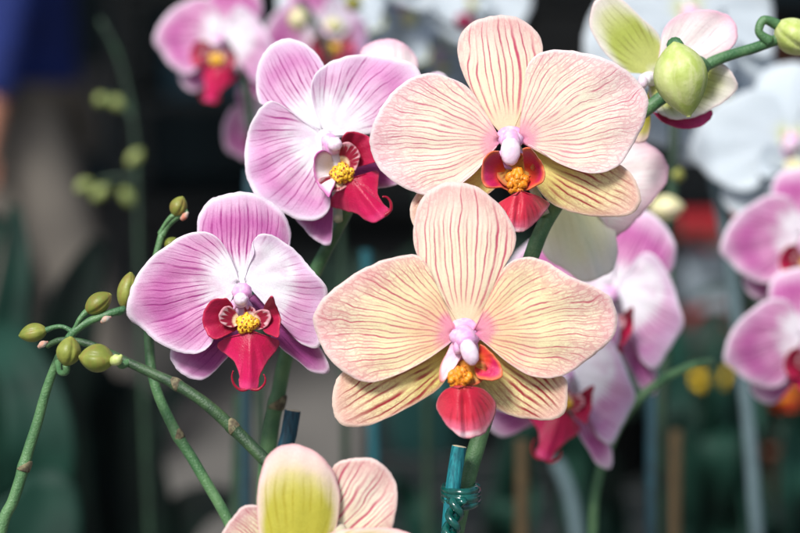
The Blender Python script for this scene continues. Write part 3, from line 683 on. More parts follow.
def bud(plant, porg, c, tip, base, r, mat, ped=None, name='bud', seamn=3, lab=None, cap=None, sharp=False):
    """c unused centre; bud runs from base to tip (world), radius r; ped: list of world points from the stem to base"""
    base = Vector(base); tip = Vector(tip); ax = (tip - base); Ln = ax.length; ax.normalize()
    a = Vector((0, -1, 0.1)); a = (a - ax * a.dot(ax)).normalized(); b = ax.cross(a)
    prof = [(0, .22), (.05, .5), (.13, .78), (.27, .97), (.42, 1.0), (.57, .95), (.72, .82), (.85, .62), (.94, .40), (1, .08)]
    if sharp: prof = [(0, .10), (.04, .34), (.12, .66), (.26, .92), (.42, 1.0), (.57, .96), (.72, .80), (.85, .52), (.94, .26), (1, .05)]
    V = []; F = []; N = 30; SG = 48
    for i in range(N):
        s = (1 - math.cos(math.pi * i / (N - 1))) / 2
        if sharp: rr = r * 1.03 * max(math.sin(math.pi * min(max(s ** 0.88, 0.012), 0.985)), 0.02) ** 0.80
        else: rr = r * 1.02 * max(math.sin(math.pi * min(max(s ** 0.92, 0.03), 0.985)), 0.02) ** 0.62
        for j in range(SG):
            an = 2 * math.pi * j / SG + 0.35 * s
            groove = 1 - (0.10 if sharp else 0.14) * math.exp(-((((an * seamn / (2 * math.pi) + 0.28) % 1) - 0.5) / 0.07) ** 2) * math.sin(math.pi * s) ** 0.5
            groove *= 1 + (0.02 if sharp else 0.05) * math.cos(seamn * an)
            V.append(base + ax * (Ln * s) + a * (math.cos(an) * rr * groove) + b * (math.sin(an) * rr * groove * 0.94))
    for i in range(N - 1):
        for j in range(SG):
            p = i * SG + j; q = i * SG + (j + 1) % SG; F.append((p, q, q + SG, p + SG))
    mb = MB(); mb.add((V, F), 0)
    if ped: mb.tube([Vector(p) for p in ped] + [base + ax * Ln * 0.04], [r * 0.30, r * 0.22, r * 0.24, r * 0.3], 1, segs=12, n=22)
    o = mb.build(name, [mat, M['stem'] if mat != M['bud_soft'] else M['bud']], plant, org=porg)
    if lab: o['label'] = lab
    return o

def pbud(plant, porg, base, tip, d, rpx, mat, ped=None, **k):
    return bud(plant, porg, None, at(*tip, d), at(*base, d), rpx * K * d, mat, [at(*p) for p in ped] if ped else None, **k)

def plant(px, py, d, label, group=None):
    loc = at(px, py, d)
    e = empty('orchid_plant', loc); tag(e, label, 'orchid', group)
    return e, loc

mm = 0.001
# ============================================================ focus plane plants
# -- pink flower on a slim stem with small buds at its tip (left)
pA, oA = plant(300, 700, 0.655, 'sharp pink orchid with crimson lip and tiny buds, lower of the two in focus')
stem(pA, oA, [(300, 700, 0.655), (262, 590, 0.655), (228, 520, 0.655), (198, 468, 0.655), (172, 425, 0.655), (155, 385, 0.655), (149, 345, 0.657), (150, 300, 0.660), (155, 262, 0.662), (162, 234, 0.662)],
     [2.1 * mm, 1.9 * mm, 1.9 * mm, 1.7 * mm, 1.2 * mm], M['stem'], nodes=(0.37, 0.58))
flower_p1(pA, oA)
stem(pA, oA, [(162, 236, 0.662), (166, 228, 0.662), (174, 219, 0.661), (184, 213, 0.660), (188, 211, 0.660)], [1.25 * mm, 1.2 * mm, 1.3 * mm, 1.0 * mm], M['stem'], name='stem_tip', n=24)
pbud(pA, oA, (174, 216), (183, 196.5), 0.660, 9.5, M['bud'], ped=[(160, 234, 0.662), (164, 226, 0.661), (170, 218, 0.660)])
pbud(pA, oA, (166, 250), (176, 238), 0.664, 8, M['bud'], ped=[(156, 256, 0.662), (160, 254, 0.663)])
V, F = tube_geo([at(182, 219, 0.659) - oA, at(185, 216, 0.658) - oA, at(188, 212, 0.658) - oA], [0.9 * mm, 1.1 * mm, 0.5 * mm], segs=10, n=12)
link_mesh('bract', V, F, M['bract_pink'], pA)

# -- upper pink flower on the thick arched stem
pB, oB = plant(262, 640, 0.690, 'pink orchid facing right with a crimson hooked lip, upper of the two sharp pink flowers')
stem(pB, oB, [(262, 640, 0.690), (264, 520, 0.690), (268, 450, 0.688), (279, 390, 0.686), (290, 340, 0.684), (303, 297, 0.682), (320, 262, 0.680), (336, 232, 0.676), (350, 205, 0.674), (366, 165, 0.676), (380, 110, 0.682), (386, 75, 0.690)],
     [3.1 * mm, 3.0 * mm, 2.7 * mm, 2.3 * mm, 1.8 * mm], M['stem'], nodes=(0.40,))
flower_p2(pB, oB)
o_, fr_ = new_flower(pB, oB, 390, 75, 0.700, lambda f: [(ft(f, [(390, 90, 0), (388, 80, -3), (386, 76, -8)], [1.8, 1.6, 1.6], n=10), 3)], PM, lab='pale flower seen behind the top petal')
petal('sepal', fr_, [(375, 85), (362, 66), (360, 54), (368, 44), (382, 39), (398, 40), (412, 50), (418, 64), (416, 82), (400, 92)], (390, 98), M['white_rose'], o_, z0=0, tilt=-2, bend=0, cup=-3, ruf=0.4)
petal('petal', fr_, [(395, 92), (410, 82), (424, 76), (440, 72), (452, 84), (448, 100), (430, 110), (405, 106)], (390, 98), M['pink_pale'], o_, z0=-1, tilt=-2, bend=0, cup=-3, ruf=0.4)

# -- spike with four small buds on the far left
pC, oC = plant(-60, 760, 0.640, 'green spike with five small olive buds at the left edge')
sC = stem(pC, oC, [(-60, 760, 0.640), (-20, 620, 0.640), (2, 526, 0.640), (14, 498, 0.640), (32, 440, 0.640), (48, 385, 0.638), (60, 356, 0.636), (72, 334, 0.634), (88, 322, 0.634), (108, 314, 0.634), (125, 309, 0.636)],
     [2.4 * mm, 2.3 * mm, 2.1 * mm, 1.9 * mm, 1.5 * mm, 1.3 * mm], M['stem'], nodes=(0.385, 0.60))
pbud(pC, oC, (47, 330), (19, 336), 0.636, 10, M['bud'], ped=[(74, 333, 0.634), (64, 327, 0.634), (55, 327, 0.635)])
pbud(pC, oC, (66, 366), (71, 336.5), 0.624, 13, M['bud'], ped=[(58, 362, 0.634), (60, 372, 0.628), (66, 372, 0.625)])
pbud(pC, oC, (86, 312), (111, 294), 0.634, 11, M['bud'], ped=[(74, 332, 0.634), (78, 322, 0.633), (83, 315, 0.633)])
pbud(pC, oC, (124, 309), (131, 272), 0.644, 11, M['bud'], ped=[(112, 313, 0.638), (120, 313, 0.641)])
for (x, y) in ((43, 345), (106, 320)):
    V, F = tube_geo([at(x - 4, y + 2, 0.630) - oC, at(x, y - 1, 0.629) - oC, at(x + 5, y - 3, 0.630) - oC], [0.7 * mm, 1.15 * mm, 0.4 * mm], segs=10, n=12)
    link_mesh('bract', V, F, M['bract_pink'], pC)

# -- dark spike crossing in front
pD, oD = plant(345, 560, 0.615, 'dark green spike with one fat olive bud slanting down across the left side')
stem(pD, oD, [(345, 560, 0.615), (300, 500, 0.618), (268, 463, 0.620), (235, 430, 0.622), (205, 403, 0.622), (175, 384, 0.624), (145, 370, 0.626), (115, 356, 0.628), (88, 344, 0.630), (62, 340, 0.632), (47, 346, 0.634)],
     [2.2 * mm, 2.2 * mm, 2.1 * mm, 1.9 * mm, 1.5 * mm, 1.0 * mm], M['stem_dark'], nodes=(0.44, 0.62))
pbud(pD, oD, (114, 360), (79, 357), 0.620, 15, M['bud'], ped=[(128, 362, 0.627), (122, 366, 0.624), (118, 362, 0.622)])
V, F = tube_geo([at(113, 361, 0.619) - oD, at(118, 359, 0.617) - oD, at(122, 355, 0.617) - oD], [1.6 * mm, 1.9 * mm, 0.5 * mm], segs=12, n=12)
link_mesh('bract', V, F, M['bud_pale'], pD)

# -- the cream and rose orchid
pE, oE = plant(430, 700, 0.652, 'cream orchid spike with two big rose veined flowers and a fat green bud')
stem(pE, oE, [(430, 700, 0.652), (446, 590, 0.652), (458, 520, 0.650), (470, 470, 0.650), (483, 425, 0.652), (498, 370, 0.656), (514, 310, 0.656), (532, 255, 0.655), (553, 210, 0.656), (590, 160, 0.660), (625, 126, 0.662), (648, 108, 0.662), (680, 84, 0.662), (715, 61, 0.664), (760, 46, 0.668), (810, 28, 0.672), (900, 0, 0.68)],
     [3.1 * mm, 3.0 * mm, 2.9 * mm, 2.7 * mm, 2.4 * mm, 1.9 * mm, 1.8 * mm], M['stem'], nodes=(0.715, 0.86), n=300)
flower_o1(pE, oE)
flower_o2(pE, oE)
# big bud and the two at the right edge
pbud(pE, oE, (674, 42), (689, 117), 0.642, 28, M['bud_pale'], ped=[(703, 68, 0.662), (698, 62, 0.658), (682, 52, 0.650)], sharp=True, lab='fat pale green bud hanging before the half seen flower')
pbud(pE, oE, (776, 24), (815, 50), 0.668, 19, M['bud_pale'], ped=[(770, 42, 0.667), (759, 32, 0.666), (764, 20, 0.666)], lab='small green bud on a looped stalk at the right edge')
# half seen green flower (G)
zG = Z(560, 0, 3.333)
fg, fr = new_flower(pE, oE, 650, 75, 0.672, lambda f: [
    (ft(f, [(655, 85, -4), (650, 78, 2), (644, 80, 6)], [2.2, 2.4, 2.2], n=12), 0), (blob(f, 643, 82, 8, 5, 7, 2), 2),
    (ft(f, [(655, 85, -4), (668, 88, -8), (680, 84, -4)], [1.8, 1.6, 1.6], n=12), 3)], PM, lab='pale green flower turned away behind the fat bud')
petal('sepal', fr, zG((315, 255), (265, 245), (218, 240), (178, 205), (130, 150), (99, 85), (104, 30), (125, -5), (165, -18), (215, 5), (270, 58), (320, 102), (340, 150), (338, 215)), (560 + 325 / 3.333, 245 / 3.333), M['green_tepal'], fg, z0=-1, tilt=3, bend=0, cup=4, ruf=0.5, ph=1, far=1.4)
petal('petal', fr, zG((325, 215), (335, 150), (345, 100), (378, 62), (430, 38), (500, 33), (560, 50), (588, 88), (587, 140), (545, 182), (490, 215), (400, 235)), (560 + 335 / 3.333, 240 / 3.333), M['white_rose'], fg, z0=0, tilt=1, bend=0, cup=3, ruf=0.5, ph=2, far=2)
petal('sepal', fr, zG((330, 240), (430, 205), (530, 210), (570, 240), (592, 290), (560, 330), (510, 362), (440, 392), (380, 396), (330, 375), (300, 330), (296, 285)), (560 + 325 / 3.333, 245 / 3.333), M['green_tepal'], fg, z0=0, tilt=2, bend=0, cup=4, ruf=0.5, ph=3, far=1.5)
petal('lip', fr, zG((330, 360), (380, 385), (440, 388), (505, 368), (500, 400), (460, 425), (400, 428), (340, 405), (310, 375)), (560 + 350 / 3.333, 375 / 3.333), M['lip_magenta'], fg, z0=-1, tilt=-1, bend=0, cup=2, ruf=0.2, far=2, thick=0.5)
petal('sepal', fr, zG((300, 290), (288, 350), (262, 400), (240, 450), (250, 475), (285, 470), (300, 430), (302, 380), (305, 320)), (560 + 302 / 3.333, 290 / 3.333), M['yellow_back'], fg, z0=-5, tilt=-2, bend=0, cup=-2, ruf=0.3, far=1.4)
# white and pale green flower behind the upper cream flower (G2)
zH = Z(540, 130, 3.1375); bH = lambda x, y: (540 + x / 3.1375, 130 + y / 3.1375)
fh, fr = new_flower(pE, oE, 590, 195, 0.700, lambda f: [
    (ft(f, [(580, 190, -6), (584, 196, -2), (590, 200, 2)], [2.0, 2.4, 2.2], n=12), 0),
    (ft(f, [(580, 190, -6), (574, 186, -8), (568, 188, -2)], [1.8, 1.6, 1.6], n=12), 3)], PM, lab='white flower seen sideways behind the upper cream flower')
petal('petal', fr, zH((160, 120), (200, 70), (260, 30), (310, 30), (360, 55), (396, 95), (404, 135), (385, 185), (340, 240), (300, 285), (255, 325), (235, 338), (225, 315), (218, 280), (150, 210)), bH(110, 175), M['white_rose'], fh, z0=0, tilt=3, bend=1, cup=-2, ruf=0.6, far=1.8)
petal('sepal', fr, zH((60, 190), (130, 200), (200, 225), (230, 260), (240, 330), (244, 380), (236, 425), (222, 445), (170, 470), (130, 475), (80, 440), (20, 400), (-10, 330), (10, 250)), bH(60, 150), M['green_white'], fh, z0=-4, tilt=7, bend=0, cup=-3, ruf=0.5, keel=1.2, far=1.3)

# -- yellow backed flower at the bottom
pF, oF = plant(345, 640, 0.610, 'yellow green orchid with pink margins seen from behind at the bottom edge')
stem(pF, oF, [(345, 640, 0.610), (350, 590, 0.610), (352, 550, 0.608), (345, 520, 0.606)], [2.0 * mm, 1.8 * mm, 1.6 * mm], M['stem'])
zB = Z(200, 400, 2.5); bB = lambda x, y: (200 + x / 2.5, 400 + y / 2.5)
fb, fr = new_flower(pF, oF, 335, 520, 0.598, lambda f: [(ft(f, [(338, 525, -6), (342, 535, 4), (348, 545, 6)], [2.4, 2.0, 1.7], n=12), 3)], PM)
petal('sepal', fr, zB((190, 420), (160, 380), (145, 320), (142, 250), (152, 180), (172, 135), (205, 114), (242, 111), (290, 130), (328, 168), (347, 215), (350, 270), (335, 340), (300, 400), (260, 430)), bB(230, 450), M['yellow_back'], fb, z0=4, tilt=3, bend=-4, cup=-7, ruf=0.4, far=1.25)
petal('petal', fr, zB((310, 330), (318, 250), (328, 185), (340, 158), (378, 146), (430, 147), (476, 180), (493, 230), (488, 290), (470, 350), (430, 400), (350, 420)), bB(280, 430), M['orange_dorsal'], fb, z0=-2, tilt=0, bend=2, cup=2, ruf=0.6, ph=2, far=1.8)
petal('petal', fr, zB((200, 400), (185, 330), (160, 275), (135, 262), (100, 272), (70, 310), (45, 350), (40, 400), (70, 450), (140, 460)), bB(230, 440), M['orange_petal'], fb, z0=-2, tilt=0, bend=2, cup=2, ruf=0.6, ph=1, far=1.8)
petal('sepal', fr, zB((270, 400), (300, 350), (345, 326), (420, 318), (490, 322), (535, 340), (545, 380), (500, 430), (400, 450), (300, 450)), bB(260, 420), M['yellow_back'], fb, z0=6, tilt=2, bend=-2, cup=-4, ruf=0.4, far=1.3)
petal('sepal', fr, zB((210, 400), (160, 400), (110, 430), (90, 480), (120, 520), (190, 520), (240, 470)), bB(240, 420), M['yellow_back'], fb, z0=6, tilt=2, bend=-2, cup=-4, ruf=0.4, far=1.3)

# -- stakes and ties
def stick_mat(name, a, b):
    s = S(name)
    mp = s.n('ShaderNodeMapping'); mp.inputs['Scale'].default_value = (1, 1, 0.06); s.put(mp.inputs[0], s.obj())
    n1 = s.noise(900, 4, 0.6, vec=mp.outputs[0]); n2 = s.noise(90, 3)
    c = s.mix(s.smooth(n1, 0.35, 0.7), a, b); c = s.mix(s.math('MULTIPLY', s.smooth(n2, 0.5, 0.75), 0.4), c, a)
    return s.finish(c, 0.6, n1, 0.0004, 0.7)
M['stick'] = stick_mat('teal dyed wood', '#005560', '#1a848a')
M['stick_blue'] = stick_mat('dark blue dyed wood', '#082f3e', '#124a5a')
M['stick_wood'] = simple_mat('raw cut wood', '#c9b48a', '#e0d2b0', 400, 0.8)
M['stick_grey'] = stick_mat('grey plastic stake', '#46585c', '#5c7074')
M['stick_brown'] = stick_mat('bamboo stake', '#33260e', '#4a3a1c')
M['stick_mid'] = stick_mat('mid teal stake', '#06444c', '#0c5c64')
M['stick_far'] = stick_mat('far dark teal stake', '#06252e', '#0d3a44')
M['wire'] = simple_mat('dark green coated wire', '#0a3d38', '#0f5048', 300, 0.18, coat=0.6)

def stake(pts, r, mat, label, nm='plant_stake', cap=False, group=None):
    P = [at(*p) for p in pts]; org = P[0].copy()
    V, F = tube_geo([p - org for p in P], [r], segs=9, n=24)
    mi = [0] * len(F)
    if cap: mi[-1:] = [1]; mi = [1 if (i >= len(F) - 18 and i % 2 == (len(F) - 1) % 2) else 0 for i in range(len(F))]
    o = link_mesh(nm, V, F, [mat, M['stick_wood']], None, org, smooth=False, midx=mi)
    tag(o, label, 'stake', group)
    b = o.modifiers.new('bevel', 'BEVEL'); b.width = r * 0.15; b.segments = 2; b.limit_method = 'ANGLE'
    return o
stake([(438, 690, 0.640), (449, 530, 0.640), (454, 480, 0.640), (459.5, 446, 0.640)], 2.65 * mm, M['stick'], 'bright teal wooden stake tied to the stem below the front cream flower', cap=True)
stake([(262, 690, 0.668), (283, 470, 0.668), (288, 440, 0.668), (293, 410, 0.668)], 3.0 * mm, M['stick_blue'], 'dark blue green stake end beside the thick stem under the cream flower', cap=True)
MB().tube([at(296, 397, 0.668), at(292, 415, 0.665), at(291, 430, 0.665)], [0.25 * mm]).build('bd', [M['wire']]) if False else None
# tie: coils of coated wire round stake and stem, and a twist hanging down
org = at(459, 493, 0.645)
tw = MB()
def coil(cx, cy, d, rx, ry, rz, turns, dy, ph, r):
    P = []
    N = int(turns * 16)
    for i in range(N + 1):
        a = ph + 2 * math.pi * i / 16
        P.append(at(cx + math.cos(a) * rx, cy + dy * i / N + math.sin(a) * 2.2, d) + FW * (-math.sin(a + 0.0) * rz))
    tw.tube(P, [r], segs=10, n=N * 3)
coil(461, 486, 0.6455, 16.5, 2, 10 * mm, 3.2, 15, 0.5, 1.35 * mm)
coil(461, 499, 0.6455, 17, 2, 10.6 * mm, 1.6, -11, 2.5, 1.2 * mm)
for ph in (0, math.pi):
    P = []
    for i in range(40):
        t = i / 39.0; a = ph + t * 13
        c = at(458 - 14 * t, 500 + 60 * t, 0.6325)
        P.append(c + RT * (math.cos(a) * 1.8 * mm) + FW * (math.sin(a) * 1.8 * mm))
    tw.tube(P, [1.4 * mm], segs=12, n=160)
t_ = tw.build('wire_tie', [M['wire']], org=org, loc=org); tag(t_, 'glossy dark green wire twisted round the bright teal stake and stem', 'wire tie')

# ============================================================ plants out of focus
ORG = {}
def wf(o, porg): return o
def place(src, pl, porg, px, py, d, rot=(0, 0, 0), sc=1.0, lab=None):
    c = copy_tree(src, pl)
    c.location = at(px, py, d) - porg
    c.rotation_euler = (CAMROT @ Euler((R(rot[0]), R(rot[1]), R(rot[2]))).to_matrix()).to_euler()
    c.scale = (sc, sc, sc)
    if lab: c['label'] = lab
    elif 'label' in c: del c['label']
    return c

G1 = 'soft pink orchids behind the sharp ones'
# top left pink flower: the pattern of the blurred pink kind
pG, oG = plant(262, 700, 0.93, 'blurred pink orchid with crimson lip at the top left behind the sharp pink flowers', G1)
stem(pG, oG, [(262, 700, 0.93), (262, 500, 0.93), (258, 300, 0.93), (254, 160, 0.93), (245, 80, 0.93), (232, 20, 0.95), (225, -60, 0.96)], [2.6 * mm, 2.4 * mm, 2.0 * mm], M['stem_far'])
f0 = flower_p1(pG, oG, hero=False, mp='pink', ms='pink', d=0.64, low=True)
f0.location = at(219, 45, 0.93) - oG; f0.scale = (0.93,) * 3
f0.rotation_euler = (CAMROT @ Euler((R(5), R(-15), R(-12))).to_matrix()).to_euler()
place(f0, pG, oG, 262, 130, 0.96, (8, -35, 20), 0.72, 'flower half hidden behind the left petal of the sharp flower')

# top middle: pale flower with purple lip and buds
pH, oH = plant(345, 700, 1.02, 'blurred pale pink orchid with yellow buds and dark magenta lip at the top middle', G1)
stem(pH, oH, [(345, 700, 1.02), (345, 400, 1.02), (340, 200, 1.02), (330, 60, 1.02), (300, 0, 1.02)], [2.4 * mm, 2.2 * mm, 1.8 * mm], M['stem_far'])
place(f0, pH, oH, 322, 38, 1.03, (0, 25, 10), 0.95)
pbud(pH, oH, (297, 8), (300, 32), 0.99, 11, M['bud_soft']); pbud(pH, oH, (325, 22), (344, 30), 0.99, 8, M['bud_soft']); pbud(pH, oH, (345, 0), (362, 8), 0.99, 8, M['bud'])

# right pink pair behind
pI, oI = plant(640, 700, 0.80, 'blurred pink orchid pair with magenta lips close behind the lower cream flower', G1)
stem(pI, oI, [(590, 720, 0.80), (592, 560, 0.80), (598, 480, 0.80), (622, 420, 0.80), (655, 385, 0.80), (690, 366, 0.81), (712, 362, 0.82)], [2.4 * mm, 2.2 * mm, 1.7 * mm], M['stem'])
place(f0, pI, oI, 604, 300, 0.80, (0, -10, -24), 1.15, 'pink flower with dark magenta throat, half hidden')
place(f0, pI, oI, 558, 380, 0.77, (-6, 0, -20), 1.08, 'pale pink flower with crimson lip behind the lowest petals')
# right edge pair
pJ, oJ = plant(830, 700, 0.86, 'blurred pink orchid pair with crimson lips at the right edge', G1)
stem(pJ, oJ, [(832, 700, 0.87), (830, 450, 0.87), (822, 300, 0.87), (812, 200, 0.87)], [2.6 * mm, 2.4 * mm, 2.0 * mm], M['stem_far'])
place(f0, pJ, oJ, 800, 246, 0.86, (4, 8, -4), 0.98, 'upper pink flower of the pair')
place(f0, pJ, oJ, 803, 347, 0.84, (4, 8, 2), 0.96, 'lower pink flower of the pair')

# white orchids
G2 = 'white orchids out of focus'
pK, oK = plant(830, 700, 0.98, 'white orchid with yellow throat at the right edge above the pink pair', G2)
stem(pK, oK, [(845, 700, 0.98), (842, 400, 0.98), (830, 200, 0.98), (800, 80, 1.0)], [2.6 * mm, 2.4 * mm, 2.0 * mm], M['stem_far'])
w0 = flower_p1(pK, oK, hero=False, mp='white', ml='white', mo='white', ms='white', mst='white', d=0.64, low=True)
w0.location = at(786, 150, 0.97) - oK; w0.scale = (1.3,) * 3
w0.rotation_euler = (CAMROT @ Euler((R(-6), R(-6), R(-6))).to_matrix()).to_euler()
pL, oL = plant(715, 700, 1.0, 'large white orchid flowers behind the half seen green flower', G2)
stem(pL, oL, [(765, 720, 1.0), (758, 560, 1.0), (748, 420, 1.0), (728, 250, 1.0), (705, 130, 1.0), (690, 40, 1.0)], [4.0 * mm, 3.8 * mm, 3.4 * mm], M['stick_grey'])
place(w0, pL, oL, 688, 26, 1.0, (-4, -6, 10), 1.5)
place(w0, pL, oL, 704, 96, 1.05, (-4, 10, 24), 1.2)
pM, oM = plant(430, 700, 1.15, 'white orchid spray at the top middle behind the cream flower', G2)
stem(pM, oM, [(430, 700, 1.15), (425, 300, 1.15), (415, 100, 1.15), (440, 0, 1.15)], [3 * mm, 2.4 * mm], M['stem_far'])
place(w0, pM, oM, 402, 8, 1.12, (-12, -10, 15), 1.3)
place(w0, pM, oM, 468, -6, 1.15, (-12, -12, -15), 1.3)
place(w0, pM, oM, 438, 60, 1.18, (-10, -8, 5), 1.0)
pbud(pM, oM, (455, 18), (476, 26), 1.1, 9, M['lip_magenta'])
place(w0, pH, oH, 352, -22, 1.08, (-12, -8, 20), 1.25, 'white flower above')

# budding sprays far left
pN, oN = plant(150, 700, 1.25, 'blurred green bud spray standing left of the sharp flowers')
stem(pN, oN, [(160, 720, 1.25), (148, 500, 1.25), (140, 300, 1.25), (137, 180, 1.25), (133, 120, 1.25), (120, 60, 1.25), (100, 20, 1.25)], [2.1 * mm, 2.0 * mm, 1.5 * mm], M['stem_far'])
for b_, t_ in (((128, 165), (142, 150)), ((92, 182), (76, 190)), ((108, 186), (92, 200)), ((122, 188), (133, 206)), ((106, 96), (96, 104)), ((110, 98), (124, 108))):
    pbud(pN, oN, b_, t_, 1.25, 7, M['bud_far'])
stem(pN, oN, [(137, 178, 1.25), (115, 178, 1.25), (98, 182, 1.25)], [1.6 * mm, 1.4 * mm], M['stem_far'], name='branch')
stem(pN, oN, [(133, 120, 1.25), (120, 100, 1.25), (106, 96, 1.25)], [1.6 * mm, 1.4 * mm], M['stem_far'], name='branch')
pO, oO = plant(672, 700, 0.92, 'blurred dark green stem with a cream pink bud, right of the cream flowers')
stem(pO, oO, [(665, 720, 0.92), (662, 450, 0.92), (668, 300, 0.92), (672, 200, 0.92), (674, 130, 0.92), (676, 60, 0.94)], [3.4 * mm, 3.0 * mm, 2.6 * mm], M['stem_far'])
pbud(pO, oO, (650, 209), (684, 207), 0.90, 14, M['bud_soft']); pbud(pO, oO, (668, 172), (684, 178), 0.92, 9, M['bud'])

# stakes out of focus
G3 = 'blurred stakes behind the flowers'
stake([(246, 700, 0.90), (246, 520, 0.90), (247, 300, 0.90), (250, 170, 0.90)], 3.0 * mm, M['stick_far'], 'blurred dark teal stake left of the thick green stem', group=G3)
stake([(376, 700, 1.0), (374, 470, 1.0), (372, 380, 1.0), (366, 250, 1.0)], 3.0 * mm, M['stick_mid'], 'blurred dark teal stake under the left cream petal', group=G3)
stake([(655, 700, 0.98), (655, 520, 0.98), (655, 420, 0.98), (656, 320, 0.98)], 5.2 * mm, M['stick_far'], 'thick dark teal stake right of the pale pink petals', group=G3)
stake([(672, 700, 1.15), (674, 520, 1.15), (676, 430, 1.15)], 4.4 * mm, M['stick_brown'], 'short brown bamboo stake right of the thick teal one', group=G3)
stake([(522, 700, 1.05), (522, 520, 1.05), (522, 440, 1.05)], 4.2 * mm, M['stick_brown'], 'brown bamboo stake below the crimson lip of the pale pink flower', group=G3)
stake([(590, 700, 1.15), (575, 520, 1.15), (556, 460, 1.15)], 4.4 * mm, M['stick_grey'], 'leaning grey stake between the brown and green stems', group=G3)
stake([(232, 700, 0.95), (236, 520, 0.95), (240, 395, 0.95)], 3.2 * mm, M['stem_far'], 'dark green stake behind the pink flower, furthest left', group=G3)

# ------------------------------------------------------------------ leaves
s = S('broad dark leaf')
M['leaf'] = s.finish(s.mix(s.smooth(s.noise(14, 3), 0.35, 0.65), '#0a231c', '#19392e'), 0.6, s.noise(60, 3), 0.001, 0.3, 0.05, spec=0.15)
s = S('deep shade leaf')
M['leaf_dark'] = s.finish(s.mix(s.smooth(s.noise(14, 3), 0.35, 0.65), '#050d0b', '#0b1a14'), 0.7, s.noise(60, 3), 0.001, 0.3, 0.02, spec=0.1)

def blade(pts, wid, up, fold=0.25, n=26, m=9, curl=0.0):
    C = cr(pts, n); V = []; F = []
    up = Vector(up)
    for i, c in enumerate(C):
        t = (C[min(i + 1, n - 1)] - C[max(i - 1, 0)]).normalized()
        sd_ = t.cross(up).normalized(); nn = sd_.cross(t).normalized()
        s_ = i / (n - 1); wv = wid * (math.sin(math.pi * min(max(s_ * 0.93 + 0.05, 0), 1)) ** 0.6)
        for j in range(m):
            x = j / (m - 1) * 2 - 1
            V.append(c + sd_ * (x * wv) + nn * (abs(x) * wv * fold - x * x * wv * curl))
    for i in range(n - 1):
        for j in range(m - 1):
            a = i * m + j; F.append((a, a + 1, a + m + 1, a + m))
    return V, F

def leafy(label, base, leaves, mat, cat='plant', group=None, nm='leafy_plant'):
    e = empty(nm, base); tag(e, label, cat, group)
    for (pts, wd, up) in leaves:
        V, F = blade([p - base for p in pts], wd, up)
        o = link_mesh('leaf', V, F, mat, e)
        md = o.modifiers.new('thickness', 'SOLIDIFY'); md.thickness = 0.0012
    return e

# near left: broad leaves, and dark strap leaves over the paving
b1 = at(-60, 640, 1.35)
leafy('broad dark green leaves at the left edge under the bud spike', b1, [
    ([b1, at(-30, 520, 1.30), at(-5, 400, 1.25), at(16, 270, 1.25), at(14, 205, 1.27)], 0.016, (0.3, -1, 0.3)),
    ([b1, at(10, 560, 1.25), at(40, 470, 1.2), at(35, 400, 1.2), at(10, 350, 1.22), at(-20, 330, 1.25)], 0.024, (0, -1, 0.6)),
    ([b1, at(-30, 600, 1.2), at(20, 560, 1.15), at(45, 500, 1.15), at(40, 470, 1.15)], 0.05, (0.2, -1, 0.6)),
    ([b1, at(-70, 480, 1.3), at(-60, 350, 1.3), at(-30, 260, 1.33), at(0, 215, 1.36)], 0.03, (0.5, -1, 0.2))], M['leaf'])
b2 = at(120, 640, 1.5)
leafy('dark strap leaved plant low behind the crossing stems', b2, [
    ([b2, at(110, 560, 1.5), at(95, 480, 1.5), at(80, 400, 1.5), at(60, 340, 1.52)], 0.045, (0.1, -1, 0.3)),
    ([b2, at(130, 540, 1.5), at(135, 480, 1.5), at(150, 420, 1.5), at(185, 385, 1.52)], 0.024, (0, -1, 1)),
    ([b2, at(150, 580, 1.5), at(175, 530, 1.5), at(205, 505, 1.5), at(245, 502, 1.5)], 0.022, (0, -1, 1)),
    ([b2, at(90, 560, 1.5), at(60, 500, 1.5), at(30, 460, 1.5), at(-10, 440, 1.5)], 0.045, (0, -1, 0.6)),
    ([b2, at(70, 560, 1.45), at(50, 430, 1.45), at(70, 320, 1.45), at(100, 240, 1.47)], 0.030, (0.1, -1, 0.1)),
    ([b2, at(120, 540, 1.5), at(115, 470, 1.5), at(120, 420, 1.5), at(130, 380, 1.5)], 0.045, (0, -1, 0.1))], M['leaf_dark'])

for (bx_, by_, d_, lb) in ((690, 600, 1.55, 'dark leafy plant low behind the pair of pink flowers at the right edge'), (470, 640, 1.6, 'dark leafy plant low behind the tied stem'), (610, 600, 1.7, 'dark leafy plant behind the lowest pale pink flower'), (790, 640, 1.5, 'dark leafy plant in the bottom right corner')):
    rg = random.Random(int(bx_)); b0 = at(bx_, by_ + 40, d_); lv = []
    for i in range(6):
        x1 = bx_ + rg.uniform(-85, 85); y1 = by_ - rg.uniform(90, 300)
        xm = (bx_ * 0.6 + x1 * 0.4)
        lv.append(([b0, at(xm, by_ - 60, d_ + rg.uniform(-.05, .05)), at((xm + x1) / 2, (by_ - 60 + y1) / 2 - 15, d_ + rg.uniform(-.08, .08)), at(x1, y1, d_ + rg.uniform(-.1, .1))], rg.uniform(0.010, 0.022), (rg.uniform(-.5, .5), -1, rg.uniform(.1, .8))))
    leafy(lb, b0, lv, M['leaf'] if int(bx_) % 20 else M['leaf_dark'], group='dark leafy plants behind the stems')

